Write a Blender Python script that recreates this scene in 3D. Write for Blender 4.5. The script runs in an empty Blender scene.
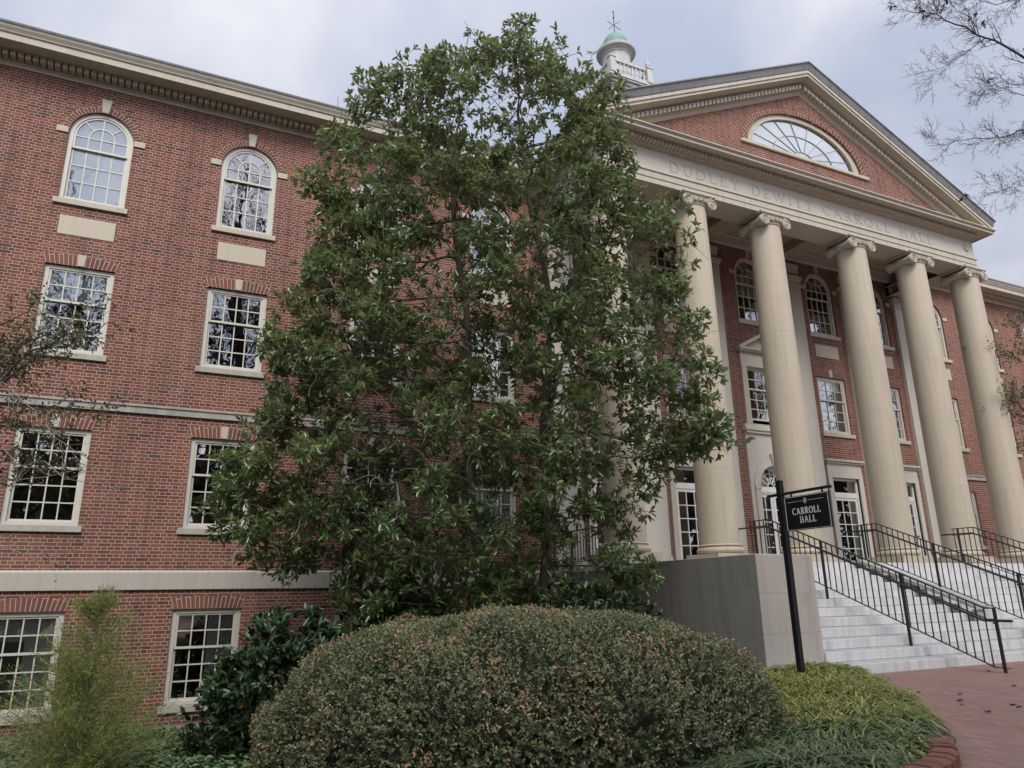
import bpy, bmesh, math, random
import numpy as np
from mathutils import Vector, Matrix
R = math.radians
random.seed(7); rng = np.random.default_rng(11)
C = bpy.context.scene.collection
S = bpy.context.scene

# ------------------------------------------------------------------ camera, world, sun, exposure
# metres; z = 0 is the photographer's eye level, the brick plaza lies at GZ, the long wing's wall face is y = 0
GZ = -1.28
CAM = Vector((-16.191, -16.243, 0.0))
def camera():
    ya, pi_, ro = R(25.612), R(16.149), R(-0.9)
    f = Vector((math.sin(ya)*math.cos(pi_), math.cos(ya)*math.cos(pi_), math.sin(pi_)))
    r = Vector((math.cos(ya), -math.sin(ya), 0)); u = r.cross(f)
    rr = math.cos(ro)*r + math.sin(ro)*u; uu = -math.sin(ro)*r + math.cos(ro)*u
    cd = bpy.data.cameras.new('camera'); cd.sensor_width = 36; cd.lens = 730.4/1024*36
    cd.clip_start = 0.05; cd.clip_end = 3000
    co = bpy.data.objects.new('camera', cd); C.objects.link(co)
    m = Matrix((rr, uu, -f)).transposed().to_4x4(); m.translation = CAM
    co.matrix_world = m; S.camera = co
camera()
SUN_EL, SUN_AZ = R(48), R(197)           # sun hidden in cloud, behind the photographer
def world():
    w = bpy.data.worlds.new("World"); S.world = w; w.use_nodes = True
    nt = w.node_tree; nt.nodes.clear(); N = nt.nodes.new; L = nt.links.new
    out = N('ShaderNodeOutputWorld'); bg = N('ShaderNodeBackground'); bg.inputs['Strength'].default_value = 0.1
    sky = N('ShaderNodeTexSky'); sky.sky_type = 'NISHITA'; sky.sun_disc = False
    sky.sun_elevation = SUN_EL; sky.sun_rotation = SUN_AZ
    tc = N('ShaderNodeTexCoord'); sep = N('ShaderNodeSeparateXYZ'); L(tc.outputs['Generated'], sep.inputs[0])
    def mth(op, a, b=None, c=None):
        n = N('ShaderNodeMath'); n.operation = op
        for i, v in enumerate((a, b, c)):
            if v is None: continue
            if isinstance(v, (int, float)): n.inputs[i].default_value = v
            else: L(v, n.inputs[i])
        return n.outputs[0]
    zc = mth('MAXIMUM', sep.outputs[2], 0.0); den = mth('ADD', zc, 0.35)
    px = mth('DIVIDE', sep.outputs[0], den); py = mth('DIVIDE', sep.outputs[1], den)
    cb = N('ShaderNodeCombineXYZ'); L(px, cb.inputs[0]); L(py, cb.inputs[1])
    n1 = N('ShaderNodeTexNoise'); n1.inputs['Scale'].default_value = 1.9; n1.inputs['Detail'].default_value = 6; n1.inputs['Roughness'].default_value = .5
    n1.inputs['Distortion'].default_value = .35; L(cb.outputs[0], n1.inputs['Vector'])
    rp = N('ShaderNodeValToRGB'); e = rp.color_ramp.elements
    e[0].position = .39; e[0].color = (.51, .57, .71, 1); e[1].position = .61; e[1].color = (.90, .905, .96, 1)
    m = e.new(.5); m.color = (.67, .70, .80, 1)
    L(n1.outputs['Fac'], rp.inputs[0])
    # overcast sky: brighter overhead and on the sun's side
    up = mth('MULTIPLY_ADD', mth('MAXIMUM', mth('SUBTRACT', zc, .72), 0.0), 2.6, mth('MULTIPLY_ADD', zc, .44, .455))
    back = mth('MULTIPLY_ADD', sep.outputs[1], -1.7, 0.0); back = mth('MAXIMUM', back, 0.0)
    g = mth('MULTIPLY', mth('ADD', up, back), 7.6)
    vm = N('ShaderNodeVectorMath'); vm.operation = 'SCALE'; L(rp.outputs[0], vm.inputs[0]); L(g, vm.inputs['Scale'])
    mx = N('ShaderNodeMix'); mx.data_type = 'RGBA'; mx.inputs[0].default_value = .9
    L(sky.outputs[0], mx.inputs[6]); L(vm.outputs[0], mx.inputs[7])
    L(mx.outputs[2], bg.inputs['Color']); L(bg.outputs[0], out.inputs[0])
    ld = bpy.data.lights.new('sun', 'SUN'); ld.energy = 1.5; ld.angle = R(25); ld.color = (1, .95, .87)
    lo = bpy.data.objects.new('sun', ld); C.objects.link(lo)
    d = Vector((math.sin(SUN_AZ)*math.cos(SUN_EL), math.cos(SUN_AZ)*math.cos(SUN_EL), math.sin(SUN_EL)))
    lo.rotation_euler = d.to_track_quat('Z', 'Y').to_euler()
world()
vs = S.view_settings; S.display_settings.display_device = 'sRGB'
vs.view_transform = 'Standard'; vs.look = 'None'; vs.gamma = 1; vs.use_curve_mapping = False; vs.exposure = 0.92

# ------------------------------------------------------------------ materials
class NT:
    def __init__(s, name):
        s.m = bpy.data.materials.new(name); s.m.use_nodes = True; s.t = s.m.node_tree; s.t.nodes.clear()
        s.out = s.n('ShaderNodeOutputMaterial')
    def n(s, ty, **kw):
        nd = s.t.nodes.new(ty)
        for k, v in kw.items(): setattr(nd, k, v)
        return nd
    def l(s, a, b): s.t.links.new(a, b)
    def val(s, nd, **kw):
        for k, v in kw.items(): nd.inputs[k.replace('_', ' ')].default_value = v
        return nd
    def math(s, op, a, b=None, c=None):
        nd = s.n('ShaderNodeMath', operation=op)
        for i, v in enumerate((a, b, c)):
            if v is None: continue
            if isinstance(v, (int, float)): nd.inputs[i].default_value = v
            else: s.l(v, nd.inputs[i])
        return nd.outputs[0]
    def noise(s, vec, scale, detail=4, rough=.55, dist=0.):
        nd = s.n('ShaderNodeTexNoise'); s.val(nd, Scale=scale, Detail=detail, Roughness=rough, Distortion=dist)
        if vec: s.l(vec, nd.inputs['Vector'])
        return nd.outputs['Fac']
    def ramp(s, fac, stops, interp='LINEAR'):
        nd = s.n('ShaderNodeValToRGB'); cr = nd.color_ramp; cr.interpolation = interp
        cr.elements[0].position, cr.elements[0].color = stops[0][0], (*stops[0][1], 1)
        cr.elements[1].position, cr.elements[1].color = stops[-1][0], (*stops[-1][1], 1)
        for p, c in stops[1:-1]: cr.elements.new(p).color = (*c, 1)
        s.l(fac, nd.inputs[0]); return nd.outputs[0]
    def mix(s, fac, a, b, mode='MIX'):
        nd = s.n('ShaderNodeMix', data_type='RGBA', blend_type=mode)
        for i, v in ((0, fac), (6, a), (7, b)):
            if isinstance(v, (int, float)): nd.inputs[i].default_value = v
            elif isinstance(v, tuple): nd.inputs[i].default_value = (*v, 1)
            else: s.l(v, nd.inputs[i])
        return nd.outputs[2]
    def principled(s, col, rough=.7, bump=None, bstr=.3, bdist=.01, metal=0., spec=.5):
        p = s.n('ShaderNodeBsdfPrincipled')
        if isinstance(col, tuple): p.inputs['Base Color'].default_value = (*col, 1)
        else: s.l(col, p.inputs['Base Color'])
        if isinstance(rough, (int, float)): p.inputs['Roughness'].default_value = rough
        else: s.l(rough, p.inputs['Roughness'])
        p.inputs['Metallic'].default_value = metal; p.inputs['Specular IOR Level'].default_value = spec
        if bump is not None:
            b = s.n('ShaderNodeBump'); b.inputs['Strength'].default_value = bstr; b.inputs['Distance'].default_value = bdist
            s.l(bump, b.inputs['Height']); s.l(b.outputs[0], p.inputs['Normal'])
        s.l(p.outputs[0], s.out.inputs[0]); s.p = p; return p
    def obj(s): return s.n('ShaderNodeTexCoord').outputs['Object']
    def pos(s): return s.n('ShaderNodeNewGeometry').outputs['Position']
BR = [(0, (.060, .034, .034)), (.16, (.115, .048, .040)), (.34, (.185, .058, .041)), (.55, (.24, .076, .048)), (.74, (.16, .055, .045)), (.88, (.30, .11, .066)), (1, (.09, .045, .042))]
MORTAR = (.42, .345, .285)
def brick_core(t, vec, bw, rh, ms, squash=.5, mortar=MORTAR, stops=BR, wear=None):
    bt = t.n('ShaderNodeTexBrick', offset=.5, offset_frequency=2, squash=squash, squash_frequency=2)
    t.val(bt, Color1=(0, 0, 0, 1), Color2=(1, 1, 1, 1), Mortar=(.5, .5, .5, 1), Scale=1.0, Mortar_Size=ms, Mortar_Smooth=.15, Bias=0., Brick_Width=bw, Row_Height=rh)
    t.l(vec, bt.inputs['Vector'])
    col = t.ramp(bt.outputs['Color'], stops)
    n = t.noise(vec, 1.1, 5); col = t.mix(t.math('MULTIPLY', n, .55), col, t.mix(.5, col, (.16, .09, .08)))
    n3 = t.ramp(t.noise(vec, .33, 5, .6), [(.42, (0, 0, 0)), (.62, (1, 1, 1))]); col = t.mix(t.math('MULTIPLY', n3, .32), col, (.30, .13, .085))
    n2 = t.noise(vec, 45, 3); col = t.mix(.35, col, t.mix(n2, (.10, .045, .04), col))
    mcol = t.mix(t.noise(vec, 2.2, 4), tuple(c*.8 for c in mortar), tuple(min(1, c*1.18) for c in mortar))
    return t.mix(bt.outputs['Fac'], col, mcol), t.math('SUBTRACT', 1.0, bt.outputs['Fac'])
def mat_brick(name, soot=0.):
    t = NT(name); p = t.pos(); sp = t.n('ShaderNodeSeparateXYZ'); t.l(p, sp.inputs[0])
    cb = t.n('ShaderNodeCombineXYZ'); t.l(t.math('ADD', sp.outputs[0], sp.outputs[1]), cb.inputs[0]); t.l(sp.outputs[2], cb.inputs[1])
    col, h = brick_core(t, cb.outputs[0], .2236, .0677, .0055)
    mp = t.n('ShaderNodeMapping'); mp.inputs['Scale'].default_value = (1.6, 1.6, .16); t.l(p, mp.inputs[0])
    sk = t.ramp(t.noise(mp.outputs[0], 1., 6, .65), [(.48, (0, 0, 0)), (.74, (1, 1, 1))]); col = t.mix(t.math('MULTIPLY', sk, .42), col, (.075, .05, .045))
    t.principled(col, .9, h, .5, .006, spec=.08); return t.m
def mat_polar_brick(name, w=.072, rl=.30):
    t = NT(name); p = t.obj(); sp = t.n('ShaderNodeSeparateXYZ'); t.l(p, sp.inputs[0])
    a = t.math('ARCTAN2', sp.outputs[0], sp.outputs[2])
    rad = t.math('SQRT', t.math('ADD', t.math('MULTIPLY', sp.outputs[0], sp.outputs[0]), t.math('MULTIPLY', sp.outputs[2], sp.outputs[2])))
    cb = t.n('ShaderNodeCombineXYZ'); t.l(rad, cb.inputs[0])
    return t, a, rad, cb
def mat_arch(name, rref, w, rl, off):
    t, a, rad, cb = mat_polar_brick(name)
    t.l(t.math('MULTIPLY', a, rref), cb.inputs[1])
    t.l(t.math('ADD', rad, off), cb.inputs[0])
    col, h = brick_core(t, cb.outputs[0], rl, w, .0065, squash=1., stops=[(0, (.09, .042, .038)), (.5, (.155, .057, .043)), (1, (.21, .075, .054))])
    t.principled(col, .85, h, .5, .006, spec=.25); return t.m
def mat_stone(name, c, var=.16, rough=.75, stain=0., sc=1., blocks=None, bump=.15, rust=None):
    t = NT(name); p = t.pos()
    d = tuple(x*(1-var) for x in c); b = tuple(min(1, x*(1+var*.6)) for x in c)
    n = t.noise(p, 1.3*sc, 6, .6); col = t.mix(n, d, b)
    n2 = t.noise(p, 24*sc, 4); col = t.mix(.25, col, t.mix(n2, d, b))
    if stain:                                            # vertical run-off streaks of dirt
        mp = t.n('ShaderNodeMapping'); mp.inputs['Scale'].default_value = (7, 7, .5); t.l(p, mp.inputs[0])
        s = t.ramp(t.noise(mp.outputs[0], 1., 6, .65), [(.46, (0, 0, 0)), (.72, (1, 1, 1))])
        col = t.mix(t.math('MULTIPLY', s, stain), col, tuple(x*.32 for x in c))
    if rust:                                             # one rusty blotch
        vd = t.n('ShaderNodeVectorMath', operation='DISTANCE'); t.l(p, vd.inputs[0]); vd.inputs[1].default_value = rust
        ru = t.ramp(t.math('ADD', vd.outputs['Value'], t.math('MULTIPLY', t.noise(p, 9, 4), .22)), [(.16, (1, 1, 1)), (.25, (0, 0, 0))]); col = t.mix(t.math('MULTIPLY', ru, .5), col, (.30, .15, .08))
    h = n2
    if blocks:
        sp = t.n('ShaderNodeSeparateXYZ'); t.l(p, sp.inputs[0]); cb = t.n('ShaderNodeCombineXYZ')
        t.l(t.math('ADD', sp.outputs[0], sp.outputs[1]), cb.inputs[0]); t.l(t.math('ADD', sp.outputs[2], blocks[2]), cb.inputs[1])
        bt = t.n('ShaderNodeTexBrick', offset=.5); t.val(bt, Color1=(.4, .4, .4, 1), Color2=(.6, .6, .6, 1), Scale=1., Mortar_Size=.004, Mortar_Smooth=.1, Bias=0., Brick_Width=blocks[0], Row_Height=blocks[1])
        t.l(cb.outputs[0], bt.inputs['Vector'])
        col = t.mix(.45, col, t.mix(bt.outputs['Color'], d, b)); col = t.mix(t.math('MULTIPLY', bt.outputs['Fac'], .4), col, tuple(x*.35 for x in c))
    t.principled(col, rough, h, bump, .004, spec=.35); return t.m
def mat_plain(name, c, rough=.5, metal=0., var=.1, sc=8., spec=.5):
    t = NT(name); n = t.noise(t.obj(), sc, 4)
    t.principled(t.mix(n, tuple(x*(1-var) for x in c), tuple(min(1, x*(1+var)) for x in c)), rough, n, .08, .003, metal, spec); return t.m
def mat_leaf(name, stops, rough=.4, trans=.18, back=None, spec=.5):
    t = NT(name); g = t.n('ShaderNodeNewGeometry')
    col = t.ramp(g.outputs['Random Per Island'], stops)
    col = t.mix(.2, col, t.mix(t.noise(g.outputs['Position'], 1.6, 3), (.03, .05, .02), col))
    if back: col = t.mix(t.math('MULTIPLY', g.outputs['Backfacing'], .8), col, back)
    p = t.principled(col, rough, spec=spec)
    if trans:
        tr = t.n('ShaderNodeBsdfTranslucent'); t.l(col, tr.inputs[0]); ms = t.n('ShaderNodeMixShader'); ms.inputs[0].default_value = trans
        t.l(p.outputs[0], ms.inputs[1]); t.l(tr.outputs[0], ms.inputs[2]); t.l(ms.outputs[0], t.out.inputs[0])
    return t.m
def mat_glass(name='window_glass', k=3.0):
    t = NT(name); p = t.pos()
    tr = t.n('ShaderNodeBsdfTransparent'); tr.inputs[0].default_value = (.82, .86, .85, 1)
    gl = t.n('ShaderNodeBsdfGlossy'); gl.inputs['Roughness'].default_value = .015; gl.inputs['Color'].default_value = (.96, .98, 1, 1)
    b = t.n('ShaderNodeBump'); b.inputs['Strength'].default_value = .10; b.inputs['Distance'].default_value = .02; t.l(t.noise(p, 2.6, 2), b.inputs['Height']); t.l(b.outputs[0], gl.inputs['Normal'])
    fr = t.n('ShaderNodeFresnel'); fr.inputs['IOR'].default_value = 1.52
    f = t.math('MINIMUM', t.math('MULTIPLY_ADD', fr.outputs[0], k, .07), 1.0)
    ms = t.n('ShaderNodeMixShader'); t.l(f, ms.inputs[0]); t.l(tr.outputs[0], ms.inputs[1]); t.l(gl.outputs[0], ms.inputs[2]); t.l(ms.outputs[0], t.out.inputs[0])
    return t.m
M = dict(
    brick=mat_brick('red_brick'),
    arch=mat_arch('brick_arch_ring', .70, .072, .34, .10), jack=mat_arch('brick_jack_arch', 2.1, .075, .6, .05),
    trim=mat_stone('cream_stone_trim', (.47, .425, .35), .16, stain=.22),
    frieze=mat_stone('pale_frieze_stone', (.49, .46, .405), .10, stain=.15, blocks=(2.6, 5.0, 3.0)),
    panel=mat_stone('buff_stone_panel', (.49, .43, .34), .12, stain=.15),
    column=mat_stone('tan_column_stone', (.475, .41, .32), .17, rough=.65, stain=.42, blocks=(900, 1.9, 1.0)),
    pil=mat_stone('pale_pilaster_stone', (.52, .485, .43), .12, stain=.14),
    soffit=mat_stone('tan_plaster_ceiling', (.40, .32, .22), .10),
    dark_stone=mat_stone('weathered_dark_cornice', (.20, .20, .205), .3, stain=.5, sc=1.5),
    string=mat_stone('weathered_string_course', (.36, .345, .31), .25, stain=.55),
    band=mat_stone('limestone_water_table', (.42, .39, .34), .14, stain=.25, blocks=(1.7, 3, 1.)),
    sill=mat_stone('grey_stone_sill', (.40, .375, .32), .2, stain=.3),
    step=mat_stone('white_marble_step', (.63, .63, .625), .3, rough=.65, stain=.8, blocks=(1.9, .16, .0)),
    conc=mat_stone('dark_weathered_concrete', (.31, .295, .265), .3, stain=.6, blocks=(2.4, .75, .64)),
    cheek=mat_stone('granite_cheek_stone', (.43, .39, .345), .24, rust=(-6.55, -7.08, -.12), stain=.55, blocks=(1.5, .62, .64)),
    white=mat_plain('off_white_window_paint', (.52, .495, .435), .45, var=.06),
    door=mat_plain('white_door_paint', (.68, .66, .63), .4, var=.05),
    glass=mat_glass(), blind=mat_plain('white_window_blind', (.80, .81, .80), .7, var=.05),
    creamblind=mat_plain('cream_window_blind', (.5, .45, .33), .8, var=.05),
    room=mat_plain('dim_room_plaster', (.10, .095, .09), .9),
    iron=mat_plain('black_iron_paint', (.012, .012, .014), .38, var=.3),
    slate=mat_plain('dark_roof_slate', (.06, .06, .065), .7, var=.3),
    copper=mat_stone('green_copper', (.16, .27, .225), .22, rough=.6, stain=.25, sc=3),
    cup=mat_stone('white_cupola_paint', (.46, .445, .43), .12, stain=.4, sc=2),
    bark=mat_stone('grey_brown_bark', (.105, .085, .068), .45, rough=.9, sc=6, bump=.6),
    twig=mat_plain('pale_grey_twig', (.30, .26, .215), .85, var=.4),
    darktwig=mat_plain('dark_purple_twig', (.075, .058, .062), .85, var=.3),
    signblack=mat_plain('black_sign_paint', (.010, .010, .013), .3), signwhite=mat_plain('white_sign_lettering', (.72, .72, .72), .5),
    letter=mat_stone('incised_letter_shadow', (.36, .325, .27), .1),
    pipe=mat_plain('grey_pipe_metal', (.25, .25, .26), .5, var=.2),
)
def mat_soil():
    t = NT('dark_mulch'); n = t.noise(t.pos(), 14, 6, .7)
    t.principled(t.ramp(n, [(.3, (.02, .015, .01)), (.6, (.07, .05, .035)), (.8, (.13, .10, .07))]), .95, n, .8, .03, spec=.2); return t.m
def mat_ground():
    t = NT('lawn_and_leaf_litter'); p = t.pos(); n = t.noise(p, .35, 5); n2 = t.noise(p, 18, 5, .7)
    col = t.mix(n, (.035, .05, .02), (.09, .075, .045)); col = t.mix(.5, col, t.mix(n2, (.02, .02, .012), (.13, .12, .07)))
    t.principled(col, .95, n2, .7, .03, spec=.2); return t.m
def mat_paver():
    t = NT('worn_brick_pavers'); p = t.pos()
    rot = t.n('ShaderNodeMapping'); rot.inputs['Rotation'].default_value = (0, 0, R(90)); t.l(p, rot.inputs[0])
    col, h = brick_core(t, rot.outputs[0],   .205, .1, .008, squash=1., mortar=(.10, .07, .055),
        stops=[(0, (.15, .085, .07)), (.3, (.24, .12, .092)), (.6, (.29, .145, .112)), (.85, (.35, .20, .155)), (1, (.20, .12, .105))])
    n = t.noise(p, .8, 6, .65); col = t.mix(t.math('MULTIPLY', n, .7), col, (.27, .175, .15))
    d = t.ramp(t.noise(p, 2.1, 6, .7, .6), [(.55, (0, 0, 0)), (.75, (1, 1, 1))]); col = t.mix(t.math('MULTIPLY', d, .45), col, (.07, .05, .045))
    t.principled(col, t.math('MULTIPLY_ADD', n, .35, .5), h, .35, .005, spec=.35); return t.m
M['soil'], M['ground'], M['paver'] = mat_soil(), mat_ground(), mat_paver()
M['mag'] = mat_leaf('magnolia_leaf', [(0, (.054, .125, .032)), (.35, (.105, .205, .054)), (.7, (.17, .275, .078)), (.93, (.25, .345, .115)), (.98, (.12, .17, .05)), (1, (.33, .30, .06))],   .25, .42, back=(.20, .225, .10), spec=.9)
M['magdark'] = mat_leaf('dark_shrub_leaf', [(0, (.026, .056, .025)), (.5, (.048, .092, .038)), (.95, (.08, .135, .052)), (1, (.2, .17, .04))], .32, .12, back=(.07, .08, .04))
M['box'] = mat_leaf('boxwood_leaf', [(0, (.045, .072, .030)), (.4, (.095, .132, .054)), (.75, (.14, .178, .074)), (1, (.23, .235, .12))], .5, .28)
M['boxtop'] = mat_leaf('boxwood_new_leaf', [(0, (.17, .19, .08)), (.5, (.26, .26, .13)), (1, (.38, .33, .20))], .5, .3)
M['dry'] = mat_leaf('dry_tan_leaf', [(0, (.24, .13, .07)), (.5, (.44, .26, .15)), (1, (.56, .38, .23))], .7, .25)
M['lily'] = mat_leaf('strap_leaf_yellow_green', [(0, (.10, .14, .03)), (.4, (.21, .24, .05)), (.8, (.33, .32, .08)), (1, (.48, .40, .16))], .45, .2)
M['lilyblue'] = mat_leaf('strap_leaf_blue_green', [(0, (.06, .10, .045)), (.5, (.11, .165, .075)), (1, (.21, .24, .10))], .4, .15)
M['ivy'] = mat_leaf('ground_ivy_leaf', [(0, (.08, .145, .065)), (.6, (.13, .21, .095)), (1, (.20, .27, .13))], .4, .15)
M['feather'] = mat_leaf('feathery_needle', [(0, (.12, .18, .03)), (.5, (.22, .285, .055)), (1, (.38, .39, .11))], .6, .25)
M['dog'] = mat_leaf('olive_leaf', [(0, (.08, .105, .045)), (.5, (.15, .17, .075)), (.85, (.21, .17, .09)), (1, (.30, .27, .13))], .5, .2)
M['litter'] = mat_plain('dry_fallen_leaf', (.085, .042, .03), .8, var=.3)

# ------------------------------------------------------------------ mesh helpers
class MB:
    def __init__(s): s.v = []; s.f = []; s.m = []
    def add(s, vs, fs, mi=0):
        o = len(s.v); s.v += [tuple(v) for v in vs]; s.f += [tuple(i+o for i in f) for f in fs]; s.m += [mi]*len(fs); return s
    def box(s, x0, x1, y0, y1, z0, z1, mi=0):
        v = [(x0,y0,z0),(x1,y0,z0),(x1,y1,z0),(x0,y1,z0),(x0,y0,z1),(x1,y0,z1),(x1,y1,z1),(x0,y1,z1)]
        return s.add(v, [(0,3,2,1),(4,5,6,7),(0,1,5,4),(1,2,6,5),(2,3,7,6),(3,0,4,7)], mi)
    def bar(s, a, b, w, h=None, up=(0,0,1)):
        a, b = Vector(a), Vector(b); d = (b-a).normalized(); h = h or w
        u = Vector(up); 
        if abs(u.dot(d)) > .98: u = Vector((1,0,0))
        x = d.cross(u).normalized()*w/2; y = x.cross(d).normalized()*h/2
        v = [a-x-y, a+x-y, a+x+y, a-x+y, b-x-y, b+x-y, b+x+y, b-x+y]
        return s.add(v, [(0,1,2,3),(7,6,5,4),(0,4,5,1),(1,5,6,2),(2,6,7,3),(3,7,4,0)])
    def tube(s, pts, rad, n=6, cap=True):
        pts = [Vector(p) for p in pts]; rs = rad if isinstance(rad, (list, tuple)) else [rad]*len(pts)
        o = len(s.v); ref = Vector((0.31, .17, .93))
        for i, p in enumerate(pts):
            d = (pts[min(i+1, len(pts)-1)]-pts[max(i-1, 0)]).normalized()
            x = d.cross(ref); x = x.normalized() if x.length > .05 else d.cross(Vector((1,0,0))).normalized(); y = d.cross(x)
            for k in range(n):
                a = 2*math.pi*k/n; s.v.append(tuple(p+(x*math.cos(a)+y*math.sin(a))*rs[i]))
        for i in range(len(pts)-1):
            for k in range(n):
                s.f.append((o+i*n+k, o+i*n+(k+1)%n, o+(i+1)*n+(k+1)%n, o+(i+1)*n+k)); s.m.append(0)
        if cap:
            s.f.append(tuple(o+k for k in range(n))[::-1]); s.m.append(0)
            s.f.append(tuple(o+(len(pts)-1)*n+k for k in range(n))); s.m.append(0)
        return s
    def lathe(s, cx, cy, prof, n=40, cap=True):
        o = len(s.v)
        for r, z in prof:
            for k in range(n):
                a = 2*math.pi*k/n; s.v.append((cx+r*math.cos(a), cy+r*math.sin(a), z))
        for i in range(len(prof)-1):
            for k in range(n):
                s.f.append((o+i*n+k, o+i*n+(k+1)%n, o+(i+1)*n+(k+1)%n, o+(i+1)*n+k)); s.m.append(0)
        if cap:
            s.f.append(tuple(o+k for k in range(n))[::-1]); s.m.append(0)
            s.f.append(tuple(o+(len(prof)-1)*n+k for k in range(n))); s.m.append(0)
        return s
    def sweep(s, path, prof):
        # path: [(x,y)] open polyline, outward on its right-hand side; prof: [(out, z)]
        P = [Vector((*p, 0)) for p in path]; o = len(s.v); m = len(prof)
        for i, p in enumerate(P):
            ns = []
            if i > 0: d = (P[i]-P[i-1]).normalized(); ns.append(Vector((d.y, -d.x, 0)))
            if i < len(P)-1: d = (P[i+1]-P[i]).normalized(); ns.append(Vector((d.y, -d.x, 0)))
            n = ns[0] if len(ns) == 1 else (ns[0]+ns[1])/(1+ns[0].dot(ns[1]))
            for w, z in prof: s.v.append((p.x+n.x*w, p.y+n.y*w, z))
        for i in range(len(P)-1):
            for k in range(m-1):
                s.f.append((o+i*m+k, o+(i+1)*m+k, o+(i+1)*m+k+1, o+i*m+k+1)); s.m.append(0)
        s.f.append(tuple(o+k for k in range(m))[::-1]); s.m.append(0)
        s.f.append(tuple(o+(len(P)-1)*m+k for k in range(m))); s.m.append(0)
        return s
    def prism_xz(s, poly, y0, y1):
        n = len(poly); v = [(x, y0, z) for x, z in poly]+[(x, y1, z) for x, z in poly]
        return s.add(v, [tuple(range(n)), tuple(range(2*n-1, n-1, -1))]+[((i+1) % n, i, n+i, n+(i+1) % n) for i in range(n)])
    def mesh(s, name, mats, smooth=False):
        me = bpy.data.meshes.new(name); me.from_pydata(s.v, [], s.f)
        for m in (mats if isinstance(mats, (list, tuple)) else [mats]): me.materials.append(m)
        if any(s.m): me.polygons.foreach_set('material_index', s.m)
        if smooth: me.polygons.foreach_set('use_smooth', [True]*len(me.polygons))
        me.update(); return me
    def build(s, name, mats, parent=None, smooth=False, bevel=0., loc=None, angle=None):
        o = bpy.data.objects.new(name, s.mesh(name, mats, smooth)); C.objects.link(o)
        if parent: o.parent = parent
        if loc: o.location = loc
        if angle is not None:
            o.data.polygons.foreach_set('use_smooth', [True]*len(o.data.polygons)); o.data.set_sharp_from_angle(angle=R(angle))
        if bevel:
            b = o.modifiers.new('bevel', 'BEVEL'); b.width = bevel; b.segments = 2; b.limit_method = 'ANGLE'; b.angle_limit = R(40)
        return o
def np_mesh(name, verts, faces, mat, smooth=False):
    """verts (n,3), faces (m,k) arrays"""
    me = bpy.data.meshes.new(name); verts = np.asarray(verts, np.float32); faces = np.asarray(faces, np.int32)
    k = faces.shape[1]; me.vertices.add(len(verts)); me.vertices.foreach_set('co', verts.ravel())
    me.loops.add(faces.size); me.loops.foreach_set('vertex_index', faces.ravel())
    me.polygons.add(len(faces)); me.polygons.foreach_set('loop_start', np.arange(0, faces.size, k, dtype=np.int32))
    if smooth: me.polygons.foreach_set('use_smooth', np.ones(len(faces), bool))
    me.materials.append(mat); me.update(calc_edges=True); return me
def link(name, me, parent=None):
    o = bpy.data.objects.new(name, me); C.objects.link(o)
    if parent: o.parent = parent
    return o
def empty(name, loc=(0,0,0)):
    o = bpy.data.objects.new(name, None); C.objects.link(o); o.location = loc; o.empty_display_size = .2; return o
def tag(o, label, cat, group=None):
    o['label'] = label; o['category'] = cat
    if group: o['group'] = group
    return o
def kind(o, k): o['kind'] = k; return o
KIDS = {}
def copy_tree(o, parent=None):
    c = o.copy(); C.objects.link(c)
    if parent: c.parent = parent
    for ch in list(o.children): copy_tree(ch, c)
    return c

# ------------------------------------------------------------------ the ground
EDGE = [(-6.1,-7.62),(-6.7,-8.3),(-7.75,-9.55),(-8.9,-10.75),(-9.7,-11.45),(-10.2,-11.78),(-10.52,-12.02),(-10.76,-12.22),(-11.1,-12.4),(-11.7,-12.6),(-13,-13.05),(-17,-14.2),(-24,-16),(-40,-19)]
BEDP = EDGE + [(-40, 1), (-6.1, 1)]
def inside(x, y, P):
    c = False; j = len(P)-1
    for i in range(len(P)):
        xi, yi = P[i]; xj, yj = P[j]
        if (yi > y) != (yj > y) and x < (xj-xi)*(y-yi)/(yj-yi)+xi: c = not c
        j = i
    return c
def sstep(a, b, x):
    t = max(0., min(1., (x-a)/(b-a))); return t*t*(3-2*t)
def edge_dist(x, y):
    d = 1e9
    for (x0, y0), (x1, y1) in zip(EDGE, EDGE[1:]):
        L2 = (x1-x0)**2+(y1-y0)**2; t = max(0, min(1, ((x-x0)*(x1-x0)+(y-y0)*(y1-y0))/L2))
        d = min(d, math.hypot(x-x0-t*(x1-x0), y-y0-t*(y1-y0)))
    return d
def gz(x, y):
    if not inside(x, y, BEDP): return GZ-.06
    e = edge_dist(x, y)
    low = -1.0*sstep(-9.4, -13.2, x)*sstep(.2, 3.2, e) - .12*sstep(-6, -2, y)*sstep(-10, -13, x)
    return GZ+.07+.05*sstep(0, .8, e)+low + .03*math.sin(x*2.1)*math.sin(y*1.7)
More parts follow.
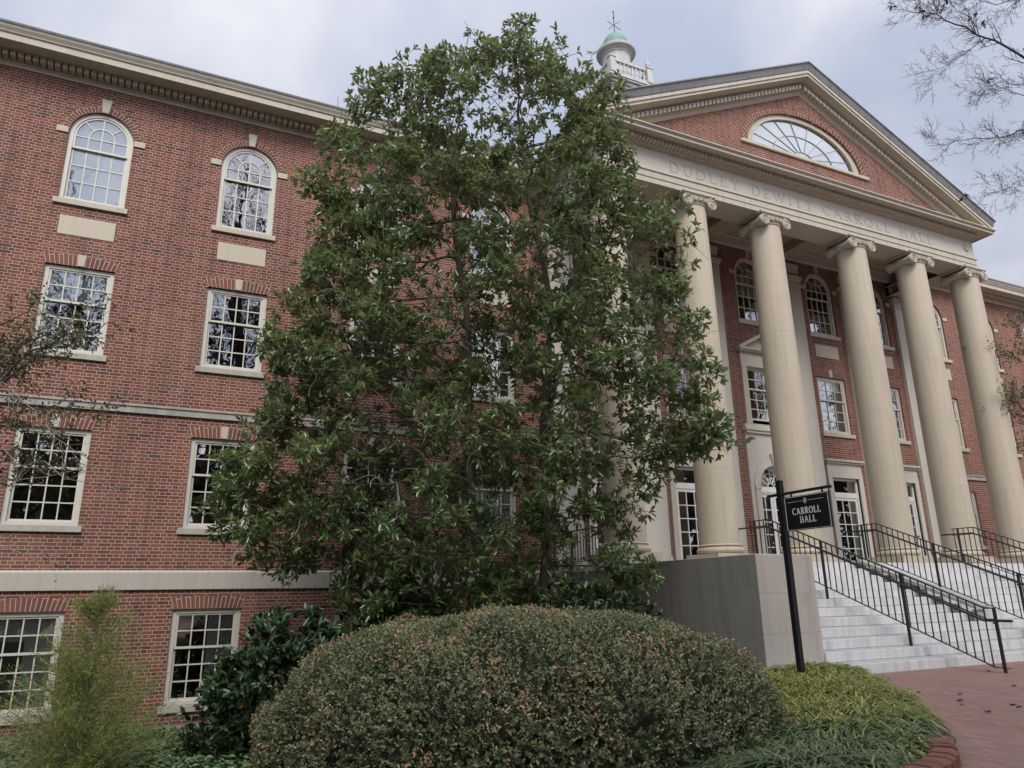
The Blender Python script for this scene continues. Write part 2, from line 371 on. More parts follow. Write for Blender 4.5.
def ground():
    xs = [-600,-200,-90]+list(np.arange(-42, -5.4, .33))+[-3, 10, 40, 90, 200, 600]
    ys = [-600,-200,-90,-40]+list(np.arange(-21, .7, .33))+[8, 40, 90, 200, 600]
    v = [(x, y, gz(x, y) if (-42 <= x < -5.5 and -21 <= y <= .7) else GZ-.06) for x in xs for y in ys]
    ny = len(ys); f = [(i*ny+j, (i+1)*ny+j, (i+1)*ny+j+1, i*ny+j+1) for i in range(len(xs)-1) for j in range(ny-1)]
    o = MB().add(v, f).build('ground', M['ground']); kind(o, 'structure')
    # plaza of brick pavers, around the bed
    p = MB(); n = len(EDGE)
    v = [(x, y, GZ) for x, y in EDGE]+[(x+ (30 if i < 9 else 12), y-(25 if i > 3 else 12), GZ) for i, (x, y) in enumerate(EDGE)]
    v = [(x, y, GZ) for x, y in EDGE]; far = [(40, -3.0)]*1
    poly = [(x, y) for x, y in EDGE]+[(-40, -45), (40, -45), (40, -3.4), (-6.1, -3.4)]
    bm = bmesh.new(); vs_ = [bm.verts.new((x, y, GZ)) for x, y in poly]; fc = bm.faces.new(vs_); bmesh.ops.triangulate(bm, faces=[fc])
    bmesh.ops.recalc_face_normals(bm, faces=bm.faces[:])
    if bm.faces[:][0].normal.z < 0: bmesh.ops.reverse_faces(bm, faces=bm.faces[:])
    me = bpy.data.meshes.new('brick_paving'); bm.to_mesh(me); bm.free(); me.materials.append(M['paver'])
    kind(link('brick_paving', me), 'structure')
    # soldier-course edging
    e = MB(); pts = EDGE[2:]; dense = []
    for a, b in zip(pts, pts[1:]):
        m = max(1, int(math.dist(a, b)/.075))
        for k in range(m): dense.append((a[0]+(b[0]-a[0])*k/m, a[1]+(b[1]-a[1])*k/m))
    for a, b in zip(dense, dense[1:]):
        if a[0] < -14: break
        a, b = Vector((*a, 0)), Vector((*b, 0)); d = (b-a); L_ = d.length; d.normalize(); nn = Vector((d.y, -d.x, 0))
        z1 = GZ+.02+.12*sstep(-11.3, -12.0, a.y)+random.uniform(-.006, .006); a2, b2 = a+d*.004, b-d*.004; w = .10
        v = []
        for q in (a2, b2):
            v += [(*(q+nn*w)[:2], GZ-.3), (*(q-nn*w)[:2], GZ-.3), (*(q-nn*w)[:2], z1-.02), (*(q-nn*w*.6)[:2], z1), (*(q+nn*w*.6)[:2], z1), (*(q+nn*w)[:2], z1-.03)]
        e.add(v, [tuple(range(6)), tuple(range(11, 5, -1))]+[((i+1) % 6, i, 6+i, 6+(i+1) % 6) for i in range(6)])
    t = NT('edging_brick'); g = t.n('ShaderNodeNewGeometry')
    col = t.ramp(g.outputs['Random Per Island'], [(0, (.13, .055, .045)), (.5, (.20, .08, .06)), (1, (.25, .115, .085))])
    col = t.mix(t.noise(g.outputs['Position'], 9, 5), t.mix(.6, col, (.05, .05, .03)), col); t.principled(col, .9, t.noise(g.outputs['Position'], 60, 3), .3, .004, spec=.2)
    tag(e.build('brick_edging', t.m), 'rounded red brick edging curving along the front of the planting bed', 'garden edging')
ground()

# ------------------------------------------------------------------ the brick hall
hall = tag(empty('brick_hall', (0, 0, 0)), 'large red brick hall with a six column pale stone portico and white sash windows', 'building')
CB, SP = 3.406, 2.631                     # centre bay and side bay between columns
COLX = [-CB/2-2*SP, -CB/2-SP, -CB/2, CB/2, CB/2+SP, CB/2+2*SP]
BAYX = [-CB/2-1.5*SP, -CB/2-.5*SP, 0, CB/2+.5*SP, CB/2+1.5*SP]
YC, YP, YF, FZ = -.152, -2.602, -2.951, .64
HW, HA, RISE = .63, .617, .617
SPRING = 9.715
ROW = {1: (8.117, SPRING+HA), 2: (4.789, 6.64), 3: (1.395, 3.255), 4: (-1.901, -.154)}
WINGX = [-24.5, -21.36, -18.227, -15.16, -12.02, -8.95]
def wall(name, x0, x1, z0, z1, y, ops, depth=.13, mat=None):
    """brick skin with real openings: ops = (cx, hw, zb, zt, arched)"""
    mb = MB(); X = sorted({x0, x1}|{o[0]+s*o[1] for o in ops for s in (-1, 1)}); Z = {z0, z1}
    for o in ops: Z |= {o[2], o[3]}|({o[3]-o[1]} if o[4] else set())
    Z = sorted(Z)
    for a, b in zip(X, X[1:]):
        for c, d in zip(Z, Z[1:]):
            mx, mz = (a+b)/2, (c+d)/2
            if any(abs(mx-o[0]) < o[1] and o[2] < mz < o[3] for o in ops): continue
            mb.add([(a,y,c),(b,y,c),(b,y,d),(a,y,d)], [(0,1,2,3)])
    for cx, hw, zb, zt, ar in ops:
        y1 = y+depth; path = [(cx-hw, zb)]
        if ar:
            zs = zt-hw; n = 24; arc = [(cx-hw*math.cos(math.pi*k/n), zs+hw*math.sin(math.pi*k/n)) for k in range(n+1)]
            for k in range(n):
                (ax, az), (bx, bz) = arc[k], arc[k+1]
                mb.add([(ax,y,az),(bx,y,bz),(bx,y,zt),(ax,y,zt)], [(0,1,2,3)])
            path += arc
        else: path += [(cx-hw, zt), (cx+hw, zt)]
        path += [(cx+hw, zb)]
        for (ax, az), (bx, bz) in zip(path, path[1:]+path[:1]):
            if (ax, az) != (bx, bz): mb.add([(ax,y,az),(bx,y,bz),(bx,y1,bz),(ax,y1,az)], [(0,1,2,3)])
    return mb.build(name, mat or M['brick'], hall)
ops = []
for x in WINGX:
    ops += [(x, HA, *ROW[1], True)]+[(x, HW, *ROW[r], False) for r in (2, 3, 4)]
wall('brick_wall', -33, -7.36, -2.9, 11.0, 0, ops)
wall('brick_wall', 7.36, 33, -2.9, 11.0, 0, [(-o[0], *o[1:]) for o in ops])
cops = []
for i, x in enumerate(BAYX):
    cops += [(x, HA, *ROW[1], True), (x, .60 if i == 2 else HW, 4.90 if i == 2 else ROW[2][0], ROW[2][1], False)]
    cops += [(x, .60, FZ, 3.55, True)] if i == 2 else [(x, .58, FZ, 3.36, False)]
wall('brick_wall', -7.36, 7.36, -1.6, 10.95, YC, cops)
b = MB()                                    # returns where the central block stands forward of the wings, and the far ends
for s in (-1, 1): b.box(s*7.36-.004, s*7.36+.004, YC, .3, -1.6, 10.95); b.box(s*33-.1, s*33+.1, .0, 15, -2.9, 11.0)
b.box(-33, 33, 14.9, 15, -2.9, 11); b.build('brick_wall', M['brick'], hall)
b = MB()                                    # dim rooms behind the panes
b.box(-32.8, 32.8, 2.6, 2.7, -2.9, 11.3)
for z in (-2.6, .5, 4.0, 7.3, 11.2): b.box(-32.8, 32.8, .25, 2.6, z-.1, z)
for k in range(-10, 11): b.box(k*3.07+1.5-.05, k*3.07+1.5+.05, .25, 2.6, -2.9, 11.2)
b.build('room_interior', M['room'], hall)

# ---- windows: origin at the middle of the opening's foot, in the wall plane
def sash_window(h, arched=False, hw=HW, key=True, jack=True, cols=4, rows=(2, 3), sill='stone', name='window', surround=True):
    root_mb = MB(); F = .085; yf, yb = .055, .13
    zt = h
    if arched:
        zs = h-hw; n = 24
        outer = [(-hw, 0)]+[(-hw*math.cos(math.pi*k/n), zs+hw*math.sin(math.pi*k/n)) for k in range(n+1)]+[(hw, 0)]
        ri = hw-F; inner = [(-ri, F*.8)]+[(-ri*math.cos(math.pi*k/n), zs+ri*math.sin(math.pi*k/n)) for k in range(n+1)]+[(ri, F*.8)]
    else:
        ri = hw-F; outer = [(-hw, 0), (-hw, h), (hw, h), (hw, 0)]; inner = [(-ri, F*.8), (-ri, h-F), (ri, h-F), (ri, F*.8)]
    def ring(mb, out, inn, y0, y1):
        m = len(out); v = [(x, y0, z) for x, z in out]+[(x, y0, z) for x, z in inn]+[(x, y1, z) for x, z in inn]
        fs = []
        for i in range(m):
            j = (i+1) % m; fs += [(i, j, m+j, m+i), (m+i, m+j, 2*m+j, 2*m+i)]
        mb.add(v, fs)
    ring(root_mb, outer, inner, yf, yb)
    win = root_mb.build(name, M['white'])
    mid = (h-F*1.8)*rows[1]/(rows[0]+rows[1])+F*.8 if not arched else (h-hw-F*.8)*.80+F*.8
    sash = MB()
    # lower sash (set back) and upper sash
    def sash_ring(z0, z1, y0, top_arc=False):
        st = .045
        if top_arc:
            zs = h-hw; n = 24; o = [(-ri, z0)]+[(-ri*math.cos(math.pi*k/n), zs+ri*math.sin(math.pi*k/n)) for k in range(n+1)]+[(ri, z0)]
            q = ri-st; i_ = [(-q, z0+st)]+[(-q*math.cos(math.pi*k/n), zs+q*math.sin(math.pi*k/n)) for k in range(n+1)]+[(q, z0+st)]
        else:
            o = [(-ri, z0), (-ri, z1), (ri, z1), (ri, z0)]; q = ri-st; i_ = [(-q, z0+st), (-q, z1-st*.8), (q, z1-st*.8), (q, z0+st)]
        ring(sash, o, i_, y0, y0+.035); return q
    q = sash_ring(F*.8, mid+.02, .115); mu = .024
    def mun(a, b, y): sash.bar((a[0], y, a[1]), (b[0], y, b[1]), mu, .026, up=(0, 1, 0))
    z0, z1 = F*.8+.045, mid-.016
    for k in range(1, cols): mun((-q+2*q*k/cols, z0), (-q+2*q*k/cols, z1), .132)
    for k in range(1, rows[1]): zz = z0+(z1-z0)*k/rows[1]; mun((-q, zz), (q, zz), .134)
    if arched:
        sash_ring(mid-.02, h, .075, True); zs = h-hw; zb = mid+.025
        mun((-q, zs-.02), (q, zs-.02), .094)
        for k in range(1, cols): mun((-q+2*q*k/cols, zb), (-q+2*q*k/cols, zs+(math.sqrt(max(0, (q*.5)**2-(-q+2*q*k/cols)**2)) if k != cols//2 else q)), .092)
        ar = [(q*.5*math.cos(math.pi*k/14), zs+q*.52*math.sin(math.pi*k/14)) for k in range(15)]
        for a, c in zip(ar, ar[1:]): mun(a, c, .0925)
        for a in (45, 135): mun((q*.5*math.cos(R(a)), zs+q*.52*math.sin(R(a))), (q*math.cos(R(a)), zs+q*math.sin(R(a))), .0935)
    else:
        sash_ring(mid-.02, h-F, .075); z0, z1 = mid+.025, h-F-.036
        for k in range(1, cols): mun((-q+2*q*k/cols, z0), (-q+2*q*k/cols, z1), .092)
        for k in range(1, rows[0]): zz = z0+(z1-z0)*k/rows[0]; mun((-q, zz), (q, zz), .094)
    sash.build('sash', M['white'], win)
    p = MB()
    if arched:
        n = 20; poly = [(q, mid)]+[(q*math.cos(math.pi*k/n), h-hw+q*math.sin(math.pi*k/n)) for k in range(n+1)]+[(-q, mid)]
        p.add([(x, .1005, z) for x, z in poly], [tuple(range(len(poly)))])
    else: p.add([(-q,.1005,mid),(q,.1005,mid),(q,.1005,h-F),(-q,.1005,h-F)], [(0,1,2,3)])
    p.add([(-q,.1405,F*.8),(q,.1405,F*.8),(q,.1405,mid),(-q,.1405,mid)], [(0,1,2,3)])
    p.build('pane', M['glass'], win)
    if sill: MB().box(-hw-.075, hw+.075, -.055, .13, -.125, -.002).build('sill', M['trim'] if sill == 'cream' else M['sill'], win, bevel=.008)
    if arched and surround:
        n = 28; ro = hw+.155; a = MB()
        arc = lambda r: [(-r*math.cos(math.pi*k/n), r*math.sin(math.pi*k/n)) for k in range(n+1)]
        A, B = arc(hw+.001), arc(ro); v = [(x, -.006, z) for x, z in A]+[(x, -.006, z) for x, z in B]+[(x, .004, z) for x, z in B]
        a.add(v, [(i, i+1, n+2+i, n+1+i) for i in range(n)]+[(n+1+i, n+2+i, 2*n+3+i, 2*n+2+i) for i in range(n)])
        a.build('brick_arch', M['arch'], win, loc=(0, 0, h-hw))
        MB().prism_xz([(-.065, h+.0), (.065, h+.0), (.10, h+.33), (-.10, h+.33)], -.035, .03).build('keystone', M['trim'], win, bevel=.008)
        for s in (-1, 1): MB().box(min(s*(hw+.012), s*(hw+.235)), max(s*(hw+.012), s*(hw+.235)), -.03, .02, h-hw-.05, h-hw+.09).build('impost_block', M['trim'], win, bevel=.006)
    if jack and not arched:
        D = 2.1; hh = .24; k0, k1 = hw+.0, (hw)*(D+hh)/D+.02
        a = MB(); a.add([(-k0,-.005,D),(k0,-.005,D),(k1,-.005,D+hh),(-k1,-.005,D+hh)], [(0,1,2,3)])
        a.add([(-k0,-.005,D),(-k1,-.005,D+hh),(-k1,.003,D+hh),(-k0,.003,D)], [(0,1,2,3)]); a.add([(k0,.003,D),(k1,.003,D+hh),(k1,-.005,D+hh),(k0,-.005,D)], [(0,1,2,3)])
        a.add([(-k1,-.005,D+hh),(k1,-.005,D+hh),(k1,.003,D+hh),(-k1,.003,D+hh)], [(0,1,2,3)]); a.add([(-k0,.13,D),(k0,.13,D),(k0,-.005,D),(-k0,-.005,D)], [(0,1,2,3)])
        a.build('jack_arch', M['jack'], win, loc=(0, 0, h-D))
        if key: MB().prism_xz([(-.06, h+.004), (.06, h+.004), (.075, h+.26), (-.075, h+.26)], -.035, .03).build('keystone', M['trim'], win, bevel=.006)
    return win
W1 = sash_window(ROW[1][1]-ROW[1][0], True, HA, sill='cream', rows=(2, 3))
W2 = sash_window(ROW[2][1]-ROW[2][0]); W3 = sash_window(ROW[3][1]-ROW[3][0]); W4 = sash_window(ROW[4][1]-ROW[4][0], key=False)
WC1 = sash_window(ROW[1][1]-ROW[1][0], True, HA, sill='cream', rows=(2, 3)); WC2 = sash_window(ROW[2][1]-ROW[2][0], sill='cream', cols=3)
WP = sash_window(ROW[2][1]-4.90, hw=.60, jack=False, sill=None, cols=3)
used = set()
BLI = {}
def blind(win, h, frac, mat, hw=HW, side=None, arched=False):
    b = MB()
    if side: b.box(*(sorted((side*.05, side*(hw-.1)))), .20, .215, .1, h-.1)
    else:
        z = h-.06; n = 14; z0 = .08+(h-.14)*(1-frac); q = hw-.09
        if arched:
            zs = h-hw
            b.add([(-q,.19,z0),(q,.19,z0),(q,.19,max(z0+.01, zs)),(-q,.19,max(z0+.01, zs))], [(0,1,2,3)])
            b.add([(q*math.cos(math.pi*k/n), .19, zs+q*math.sin(math.pi*k/n)) for k in range(n+1)], [tuple(range(n+1))])
        else: b.box(-q, q, .19, .20, z0, z)
    b.build('window_blind', mat, win)
def put(proto, x, y, z):
    w = proto if proto not in used else copy_tree(proto)
    used.add(proto); w.parent = hall; w.location = (x, y, z); return w
HH = {r: ROW[r][1]-ROW[r][0] for r in ROW}
wins = {}
for s in (-1, 1):
    for i, x in enumerate(WINGX):
        for r, pr in ((1, W1), (2, W2), (3, W3), (4, W4)):
            if r == 4 and s == 1: continue
            wins[(s, i, r)] = put(pr, -s*x if s == 1 else x, 0, ROW[r][0])
for i, x in enumerate(BAYX):
    wins[('c', i, 1)] = put(WC1, x, YC, ROW[1][0])
    wins[('c', i, 2)] = put(WP, x, YC, 4.90) if i == 2 else put(WC2, x, YC, ROW[2][0])
for key, fr, m in (((-1,2,1), 1., 'blind'), ((-1,2,2), .42, 'blind'), ((-1,4,1), .8, 'blind'), ((-1,4,2), .5, 'blind'), ((-1,2,4), .28, 'blind'), ((-1,5,3), 1., 'blind'), ((-1,5,1), .3, 'blind'),
                   (('c',2,1), .62, 'creamblind'), ((1,5,1), .4, 'creamblind'), (('c',3,2), .2, 'blind')):
    r = key[2]; blind(wins[key], HH[r], fr, M[m], HA if r == 1 else HW, arched=r == 1)
blind(wins[(-1,3,4)], HH[4], 1, M['blind'], side=1); blind(wins[(-1,2,4)], HH[4], 1, M['blind'], side=1)
# buff panels under the arched windows
for x in WINGX: MB().box(x-.515, x+.515, -.012, .05, 7.32, 7.745).build('stone_panel', M['panel'], hall); MB().box(-x-.515, -x+.515, -.012, .05, 7.32, 7.745).build('stone_panel', M['panel'], hall)
for i, x in enumerate(BAYX):
    if i != 2: MB().box(x-.515, x+.515, YC-.012, YC+.05, 7.32, 7.745).build('stone_panel', M['panel'], hall)

# ---- string course, water table, wing cornice
def wing_paths(): return ([(-33, 0), (-7.36, 0)], [(7.36, 0), (33, 0)])
for pth in wing_paths():
    MB().sweep(pth, [(-.02, 3.664), (.05, 3.664), (.05, 3.79), (.075, 3.80), (.075, 3.834), (-.02, 3.85)]).build('string_course', M['string'], hall)
    MB().sweep(pth, [(-.02, .215), (.05, .215), (.05, .535), (.0, .575), (-.02, .575)]).build('water_table', M['band'], hall)
    e = MB().sweep(pth, [(-.02, 10.93), (.035, 10.93), (.05, 10.98), (.10, 11.03), (.085, 11.032), (.085, 11.165), (.30, 11.17), (.55, 11.175), (.555, 11.17), (.60, 11.17), (.60, 11.31), (.63, 11.33), (.64, 11.36), (.68, 11.42), (.70, 11.475), (-.02, 11.476)])
    x = pth[0][0]+.1
    while x < pth[1][0]-.1: e.box(x, x+.102, -.27, -.0855, 11.04, 11.166); x += .135
    e.build('wing_cornice', M['trim'], hall)
    MB().sweep(pth, [(-.02, 11.479), (.715, 11.479), (.725, 11.525), (-.02, 11.54)]).build('eave_gutter', M['dark_stone'], hall)
b = MB()                                    # hipped main roof and the portico's gable roof
b.add([(-33.5,-.5,11.5),(33.5,-.5,11.5),(33.5,15.5,11.5),(-33.5,15.5,11.5),(-26,7.2,15.6),(26,7.2,15.6)], [(0,1,5,4),(1,2,5),(2,3,4,5),(3,0,4)])
b.build('roof', M['slate'], hall)
# ---- portico: pilasters, wall band, ceiling
for x in COLX:
    p = MB(); w = .373
    p.box(x-w, x+w, YC-.11, YC+.02, FZ+.30, 9.62)
    p.box(x-w-.05, x+w+.05, YC-.16, YC+.02, FZ, FZ+.2); p.box(x-w-.025, x+w+.025, YC-.135, YC+.02, FZ+.2, FZ+.30)
    p.box(x-w-.02, x+w+.02, YC-.13, YC+.02, 9.62, 9.68); p.box(x-w, x+w, YC-.112, YC+.02, 9.68, 9.83); p.box(x-w-.045, x+w+.045, YC-.155, YC+.02, 9.83, 9.90); p.box(x-w-.07, x+w+.07, YC-.18, YC+.02, 9.90, 9.985)
    p.box(x-w+.01, x+w-.01, YC-.105, YC+.02, 10.10, 10.44); p.box(x-w-.01, x+w+.01, YC-.125, YC+.02, 10.30, 10.40)
    p.build('pilaster', M['pil'], hall, bevel=.008)
MB().box(-7.3, 7.3, YC-.14, YC-.001, 10.60, 10.95).box(-7.3, 7.3, YC-.19, YC-.141, 10.86, 10.945).build('wall_architrave', M['pil'], hall)
MB().box(-7.2, 7.2, -2.3, YC-.002, 10.95, 11.05).build('portico_ceiling', M['soffit'], hall)
for x in COLX[1:5]: MB().box(x-.33, x+.33, -2.28, YC-.192, 10.66, 10.949).build('ceiling_beam', M['soffit'], hall)
# ---- columns
def make_column():
    root = MB().lathe(0, 0, [(.462-.045*max(0, (k/16-.25)/.75)**1.5, .42+(9.10-.42)*k/16) for k in range(17)], 48).build('column', M['column'], None, angle=40)
    b = MB().box(-.56, .56, -.56, .56, 0, .20)
    t = [(.50, .20)]+[(.475+.07*math.cos(R(a)), .275+.075*math.sin(R(a))) for a in range(-90, 91, 15)]+[(.49, .352), (.485, .375)]+[(.475+.035*math.cos(R(a)), .395+.022*math.sin(R(a))) for a in range(-90, 91, 30)]+[(.462, .421)]
    b.lathe(0, 0, t, 48); b.build('column_base', M['column'], root, angle=35)
    c = MB(); c.lathe(0, 0, [(.417, 9.09), (.44, 9.095), (.445, 9.12), (.42, 9.13), (.43, 9.15), (.50, 9.22), (.51, 9.27), (.44, 9.30)], 40)
    # egg-and-dart lumps round the echinus
    for k in range(20):
        a = 2*math.pi*k/20; c.lathe(.475*math.cos(a), .475*math.sin(a), [(.005, 9.155), (.04, 9.18), (.046, 9.215), (.03, 9.25)], 6)
    c.box(-.50, .50, -.44, .44, 9.345, 9.375); c.box(-.53, .53, -.47, .47, 9.375, 9.425)
    for yy in (-.42, .42):                  # sagging canalis between the volutes
        s = 1 if yy > 0 else -1; n = 12; top = 9.343; pts = []
        for k in range(n+1): u = -1+2*k/n; pts.append((u*.42, 9.255+.05*u*u*0-.03*(1-u*u)))
        poly = pts+[(.42, top), (-.42, top)]; c.prism_xz(poly, min(yy, yy-s*.03), max(yy, yy-s*.03))
        for k in range(9):
            x = -.30+.075*k; c.prism_xz([(x-.022, 9.25), (x+.022, 9.25), (x+.026, 9.32), (x-.026, 9.32)], min(yy, yy+s*.018), max(yy, yy+s*.018))
    for sx in (-1, 1):                      # volutes with bolsters
        cx, cz, r0 = sx*.405, 9.175, .165
        for yy, s in ((-.44, -1), (.44, 1)):
            n = 24; disc = [(cx+r0*.93*math.cos(2*math.pi*k/n), cz+r0*.93*math.sin(2*math.pi*k/n)) for k in range(n)]
            c.prism_xz(disc, min(yy, yy-s*.07), max(yy, yy-s*.07))
            sp = []                         # raised spiral fillet
            for k in range(44):
                th = k/43*2.6*2*math.pi; rr = r0*(1-th/(2.6*2*math.pi)*.82); sp.append((cx+sx*rr*math.sin(th)*-1, yy+s*.004, cz+rr*math.cos(th)))
            c.tube(sp, [.020*(1-.55*k/43) for k in range(44)], 5)
            eye = [(cx+.028*math.cos(2*math.pi*k/10), cz+.028*math.sin(2*math.pi*k/10)) for k in range(10)]; c.prism_xz(eye, min(yy, yy+s*.025), max(yy, yy+s*.025))
        prof = [(-.40, .150), (-.33, .135), (-.2, .115), (-.05, .10), (.05, .10), (.2, .115), (.33, .135), (.40, .150)]
        o = len(c.v); n = 20
        for y, r in prof:
            for k in range(n): c.v.append((cx+r*math.cos(2*math.pi*k/n), y, cz+r*math.sin(2*math.pi*k/n)))
        for i in range(len(prof)-1):
            for k in range(n): c.f.append((o+i*n+(k+1) % n, o+i*n+k, o+(i+1)*n+k, o+(i+1)*n+(k+1) % n)); c.m.append(0)
        c.tube([(cx+.108*math.cos(2*math.pi*k/12)*1.02, 0, cz+.108*math.sin(2*math.pi*k/12)) for k in range(13)], .022, 5)
    c.build('ionic_capital', M['trim'], root, angle=35)
    return root
col = make_column()
for i, x in enumerate(COLX):
    o = col if i == 0 else copy_tree(col); o.parent = hall; o.location = (x, YP, FZ)
# ---- entablature round three sides
HF = 7.223; XP = [(-HF, YC), (-HF, YF), (HF, YF), (HF, YC)]
MB().sweep(XP, [(-.78, 10.066), (0, 10.066), (0, 10.215), (.02, 10.22), (.02, 10.385), (.05, 10.40), (.05, 10.425), (.0, 10.43), (-.78, 10.43)]).build('architrave', M['trim'], hall)
MB().sweep(XP, [(-.78, 10.431), (-.004, 10.431), (-.004, 11.06), (-.78, 11.06)]).build('frieze', M['frieze'], hall)
cn = MB().sweep(XP, [(-.78, 11.061), (.02, 11.061), (.03, 11.09), (.07, 11.12), (.085, 11.125), (.085, 11.25), (.28, 11.255), (.44, 11.265), (.445, 11.235), (.48, 11.235), (.48, 11.30), (.50, 11.31), (.545, 11.345), (.54, 11.375), (-.78, 11.39)])
x = -HF+.02
while x < HF-.05: cn.box(x, x+.088, YF-.25, YF-.0855, 11.12, 11.245); x += .118
for s in (-1, 1):
    y = YF+.05
    while y < -.3: cn.box(*sorted((s*(HF+.0855), s*(HF+.155))), y, y+.065, 11.13, 11.25); y += .125
cn.build('horizontal_cornice', M['trim'], hall)
# ---- pediment
SL, AP, XE = .466, 15.335, 7.80
def zr(x): return AP-SL*abs(x)
HL, ZL = 2.28, 12.29                        # lunette
def lun(a, k=1.): return (HL*k*math.cos(a), ZL+1.42*k*math.sin(a))
ty = MB(); n = 40; arc = [lun(math.pi*k/n) for k in range(n+1)]
zt = lambda x: zr(x)-.80
zb = 11.385
xl = (AP-.80-zb)/SL
for (ax, az), (bx, bz) in zip(arc, arc[1:]): ty.add([(bx,YF,bz),(ax,YF,az),(ax,YF,zt(ax)),(bx,YF,zt(bx))], [(0,1,2,3)]); ty.add([(ax,YF,az),(bx,YF,bz),(bx,YF+.16,bz),(ax,YF+.16,az)], [(0,1,2,3)])
ty.add([(HL,YF,zb),(xl,YF,zb),(HL,YF,zt(HL))], [(0,1,2)]); ty.add([(-xl,YF,zb),(-HL,YF,zb),(-HL,YF,zt(HL))], [(0,1,2)])
ty.add([(-HL,YF,zb),(HL,YF,zb),(HL,YF,ZL),(-HL,YF,ZL)], [(0,1,2,3)])
ty.build('brick_tympanum', M['brick'], hall)
def rake(prof, name, mat, dent=False, shift=0.):
    m = MB()
    for s in (-1, 1):
        L_ = len(prof); v = []
        for x in (0, s*XE):
            for w, h in prof: v.append((x if x == 0 else s*(HF+min(w, .577)+.0), YF-w, (zr(0) if x == 0 else zr(HF+min(w, .577)))+h))
        fs = [(k, L_+k, L_+k+1, k+1) if s > 0 else (k+1, L_+k+1, L_+k, k) for k in range(L_-1)]
        m.add(v, fs+[tuple(range(L_, 2*L_)) if s > 0 else tuple(range(2*L_-1, L_-1, -1))])
        if dent:
            x = .06
            while x < HF-.25:
                xa, xb = s*x, s*(x+.105)
                v = [(q, y, zr(q)+h) for y in (YF-.22, YF-.0905) for q, h in ((xa, -.705), (xb, -.705), (xb, -.575), (xa, -.575))]
                m.add(v, [(0,1,2,3),(7,6,5,4),(0,4,5,1),(1,5,6,2),(2,6,7,3),(3,7,4,0)]); x += .145
    return m.build(name, mat, hall)
rake([(-.3, 0.0), (.575, 0.0), (.58, -.04), (.545, -.07), (.52, -.16), (.50, -.24), (.485, -.265), (.40, -.266)], 'raking_gutter', M['dark_stone'])
rake([(.30, -.268), (.482, -.268), (.482, -.36), (.45, -.365), (.45, -.45), (.42, -.452), (.13, -.50), (.09, -.555), (.09, -.71), (.06, -.715), (.05, -.77), (.0, -.83), (-.05, -.84)], 'raking_cornice', M['trim'], True)
g = MB()                                    # gable roof over the portico and the tympanum's back
g.add([(-7.75,YF-.3,zr(7.75)-.01),(0,YF-.3,AP-.01),(7.75,YF-.3,zr(7.75)-.01),(-7.75,6.5,zr(7.75)-.01),(0,6.5,AP-.01),(7.75,6.5,zr(7.75)-.01)], [(0,1,4,3),(1,2,5,4)])
g.add([(-7.2,YF+.25,11.2),(7.2,YF+.25,11.2),(0,YF+.25,AP-.3)], [(0,2,1)])
g.build('portico_roof', M['slate'], hall)
# lunette window
lw = MB(); n = 40
def ringarc(mb, k0, k1, y0, y1, z0=ZL):
    A = [lun(math.pi*k/n, k0) for k in range(n+1)]; B = [lun(math.pi*k/n, k1) for k in range(n+1)]; m = n+1
    v = [(x,y0,z) for x, z in A]+[(x,y0,z) for x, z in B]+[(x,y1,z) for x, z in B]
    mb.add(v, [(i, i+1, m+i+1, m+i) for i in range(n)]+[(m+i, m+i+1, 2*m+i+1, 2*m+i) for i in range(n)])
ringarc(lw, 1.0, .90, YF+.06, YF+.14); lw.box(-HL, HL, YF+.06, YF+.14, ZL, ZL+.07)
lunette = lw.build('lunette_window', M['trim'], hall)
mu = MB()
for a in range(20, 170, 20):
    p, q = lun(R(a), .16), lun(R(a), .9); mu.bar((p[0], YF+.12, p[1]+.05), (q[0], YF+.12, q[1]), .012, .02, up=(0, 1, 0))
for kk in (.16, .52):
    A = [lun(R(a), kk) for a in range(0, 181, 6)]
    for p, q in zip(A, A[1:]): mu.bar((p[0], YF+.121, p[1]+.06), (q[0], YF+.121, q[1]+.06), .016, .028, up=(0, 1, 0))
mu.build('sash', mat_plain('grey_muntin_paint', (.30, .32, .35), .5), lunette)
A = [lun(math.pi*k/n, .92) for k in range(n+1)]; MB().add([(x, YF+.13, z) for x, z in A], [tuple(range(n+1))]).build('pane', mat_glass('bright_lunette_glass', 3.2), lunette)
A = [lun(math.pi*k/n, .9) for k in range(n+1)]; MB().add([(x, YF+.19, z) for x, z in A], [tuple(range(n+1))]).build('window_blind', M['blind'], lunette)
MB().box(-2.56, 2.56, YF-.06, YF+.1, ZL-.10, ZL-.002).build('sill', M['trim'], lunette, bevel=.008)
ra = MB(); ringarc(ra, 1.001, 1.10, YF-.006, YF+.003); ra.v = [(x, y, z-ZL+2.0) for x, y, z in ra.v]; ra.build('brick_arch', M['jack'], lunette, loc=(0, 0, ZL-2.0))
MB().lathe(0, 0, [(.02, .0), (.10, .005), (.13, .03), (.10, .05), (.02, .055)], 20).build('carved_medallion', M['letter'], hall, loc=(6.85, YF+.02, 10.77)).rotation_euler = (R(90), 0, 0)
MB().lathe(0, 0, [(.02, .0), (.10, .005), (.13, .03), (.10, .05), (.02, .055)], 20).build('carved_medallion', M['letter'], hall, loc=(-6.85, YF+.02, 10.77)).rotation_euler = (R(90), 0, 0)

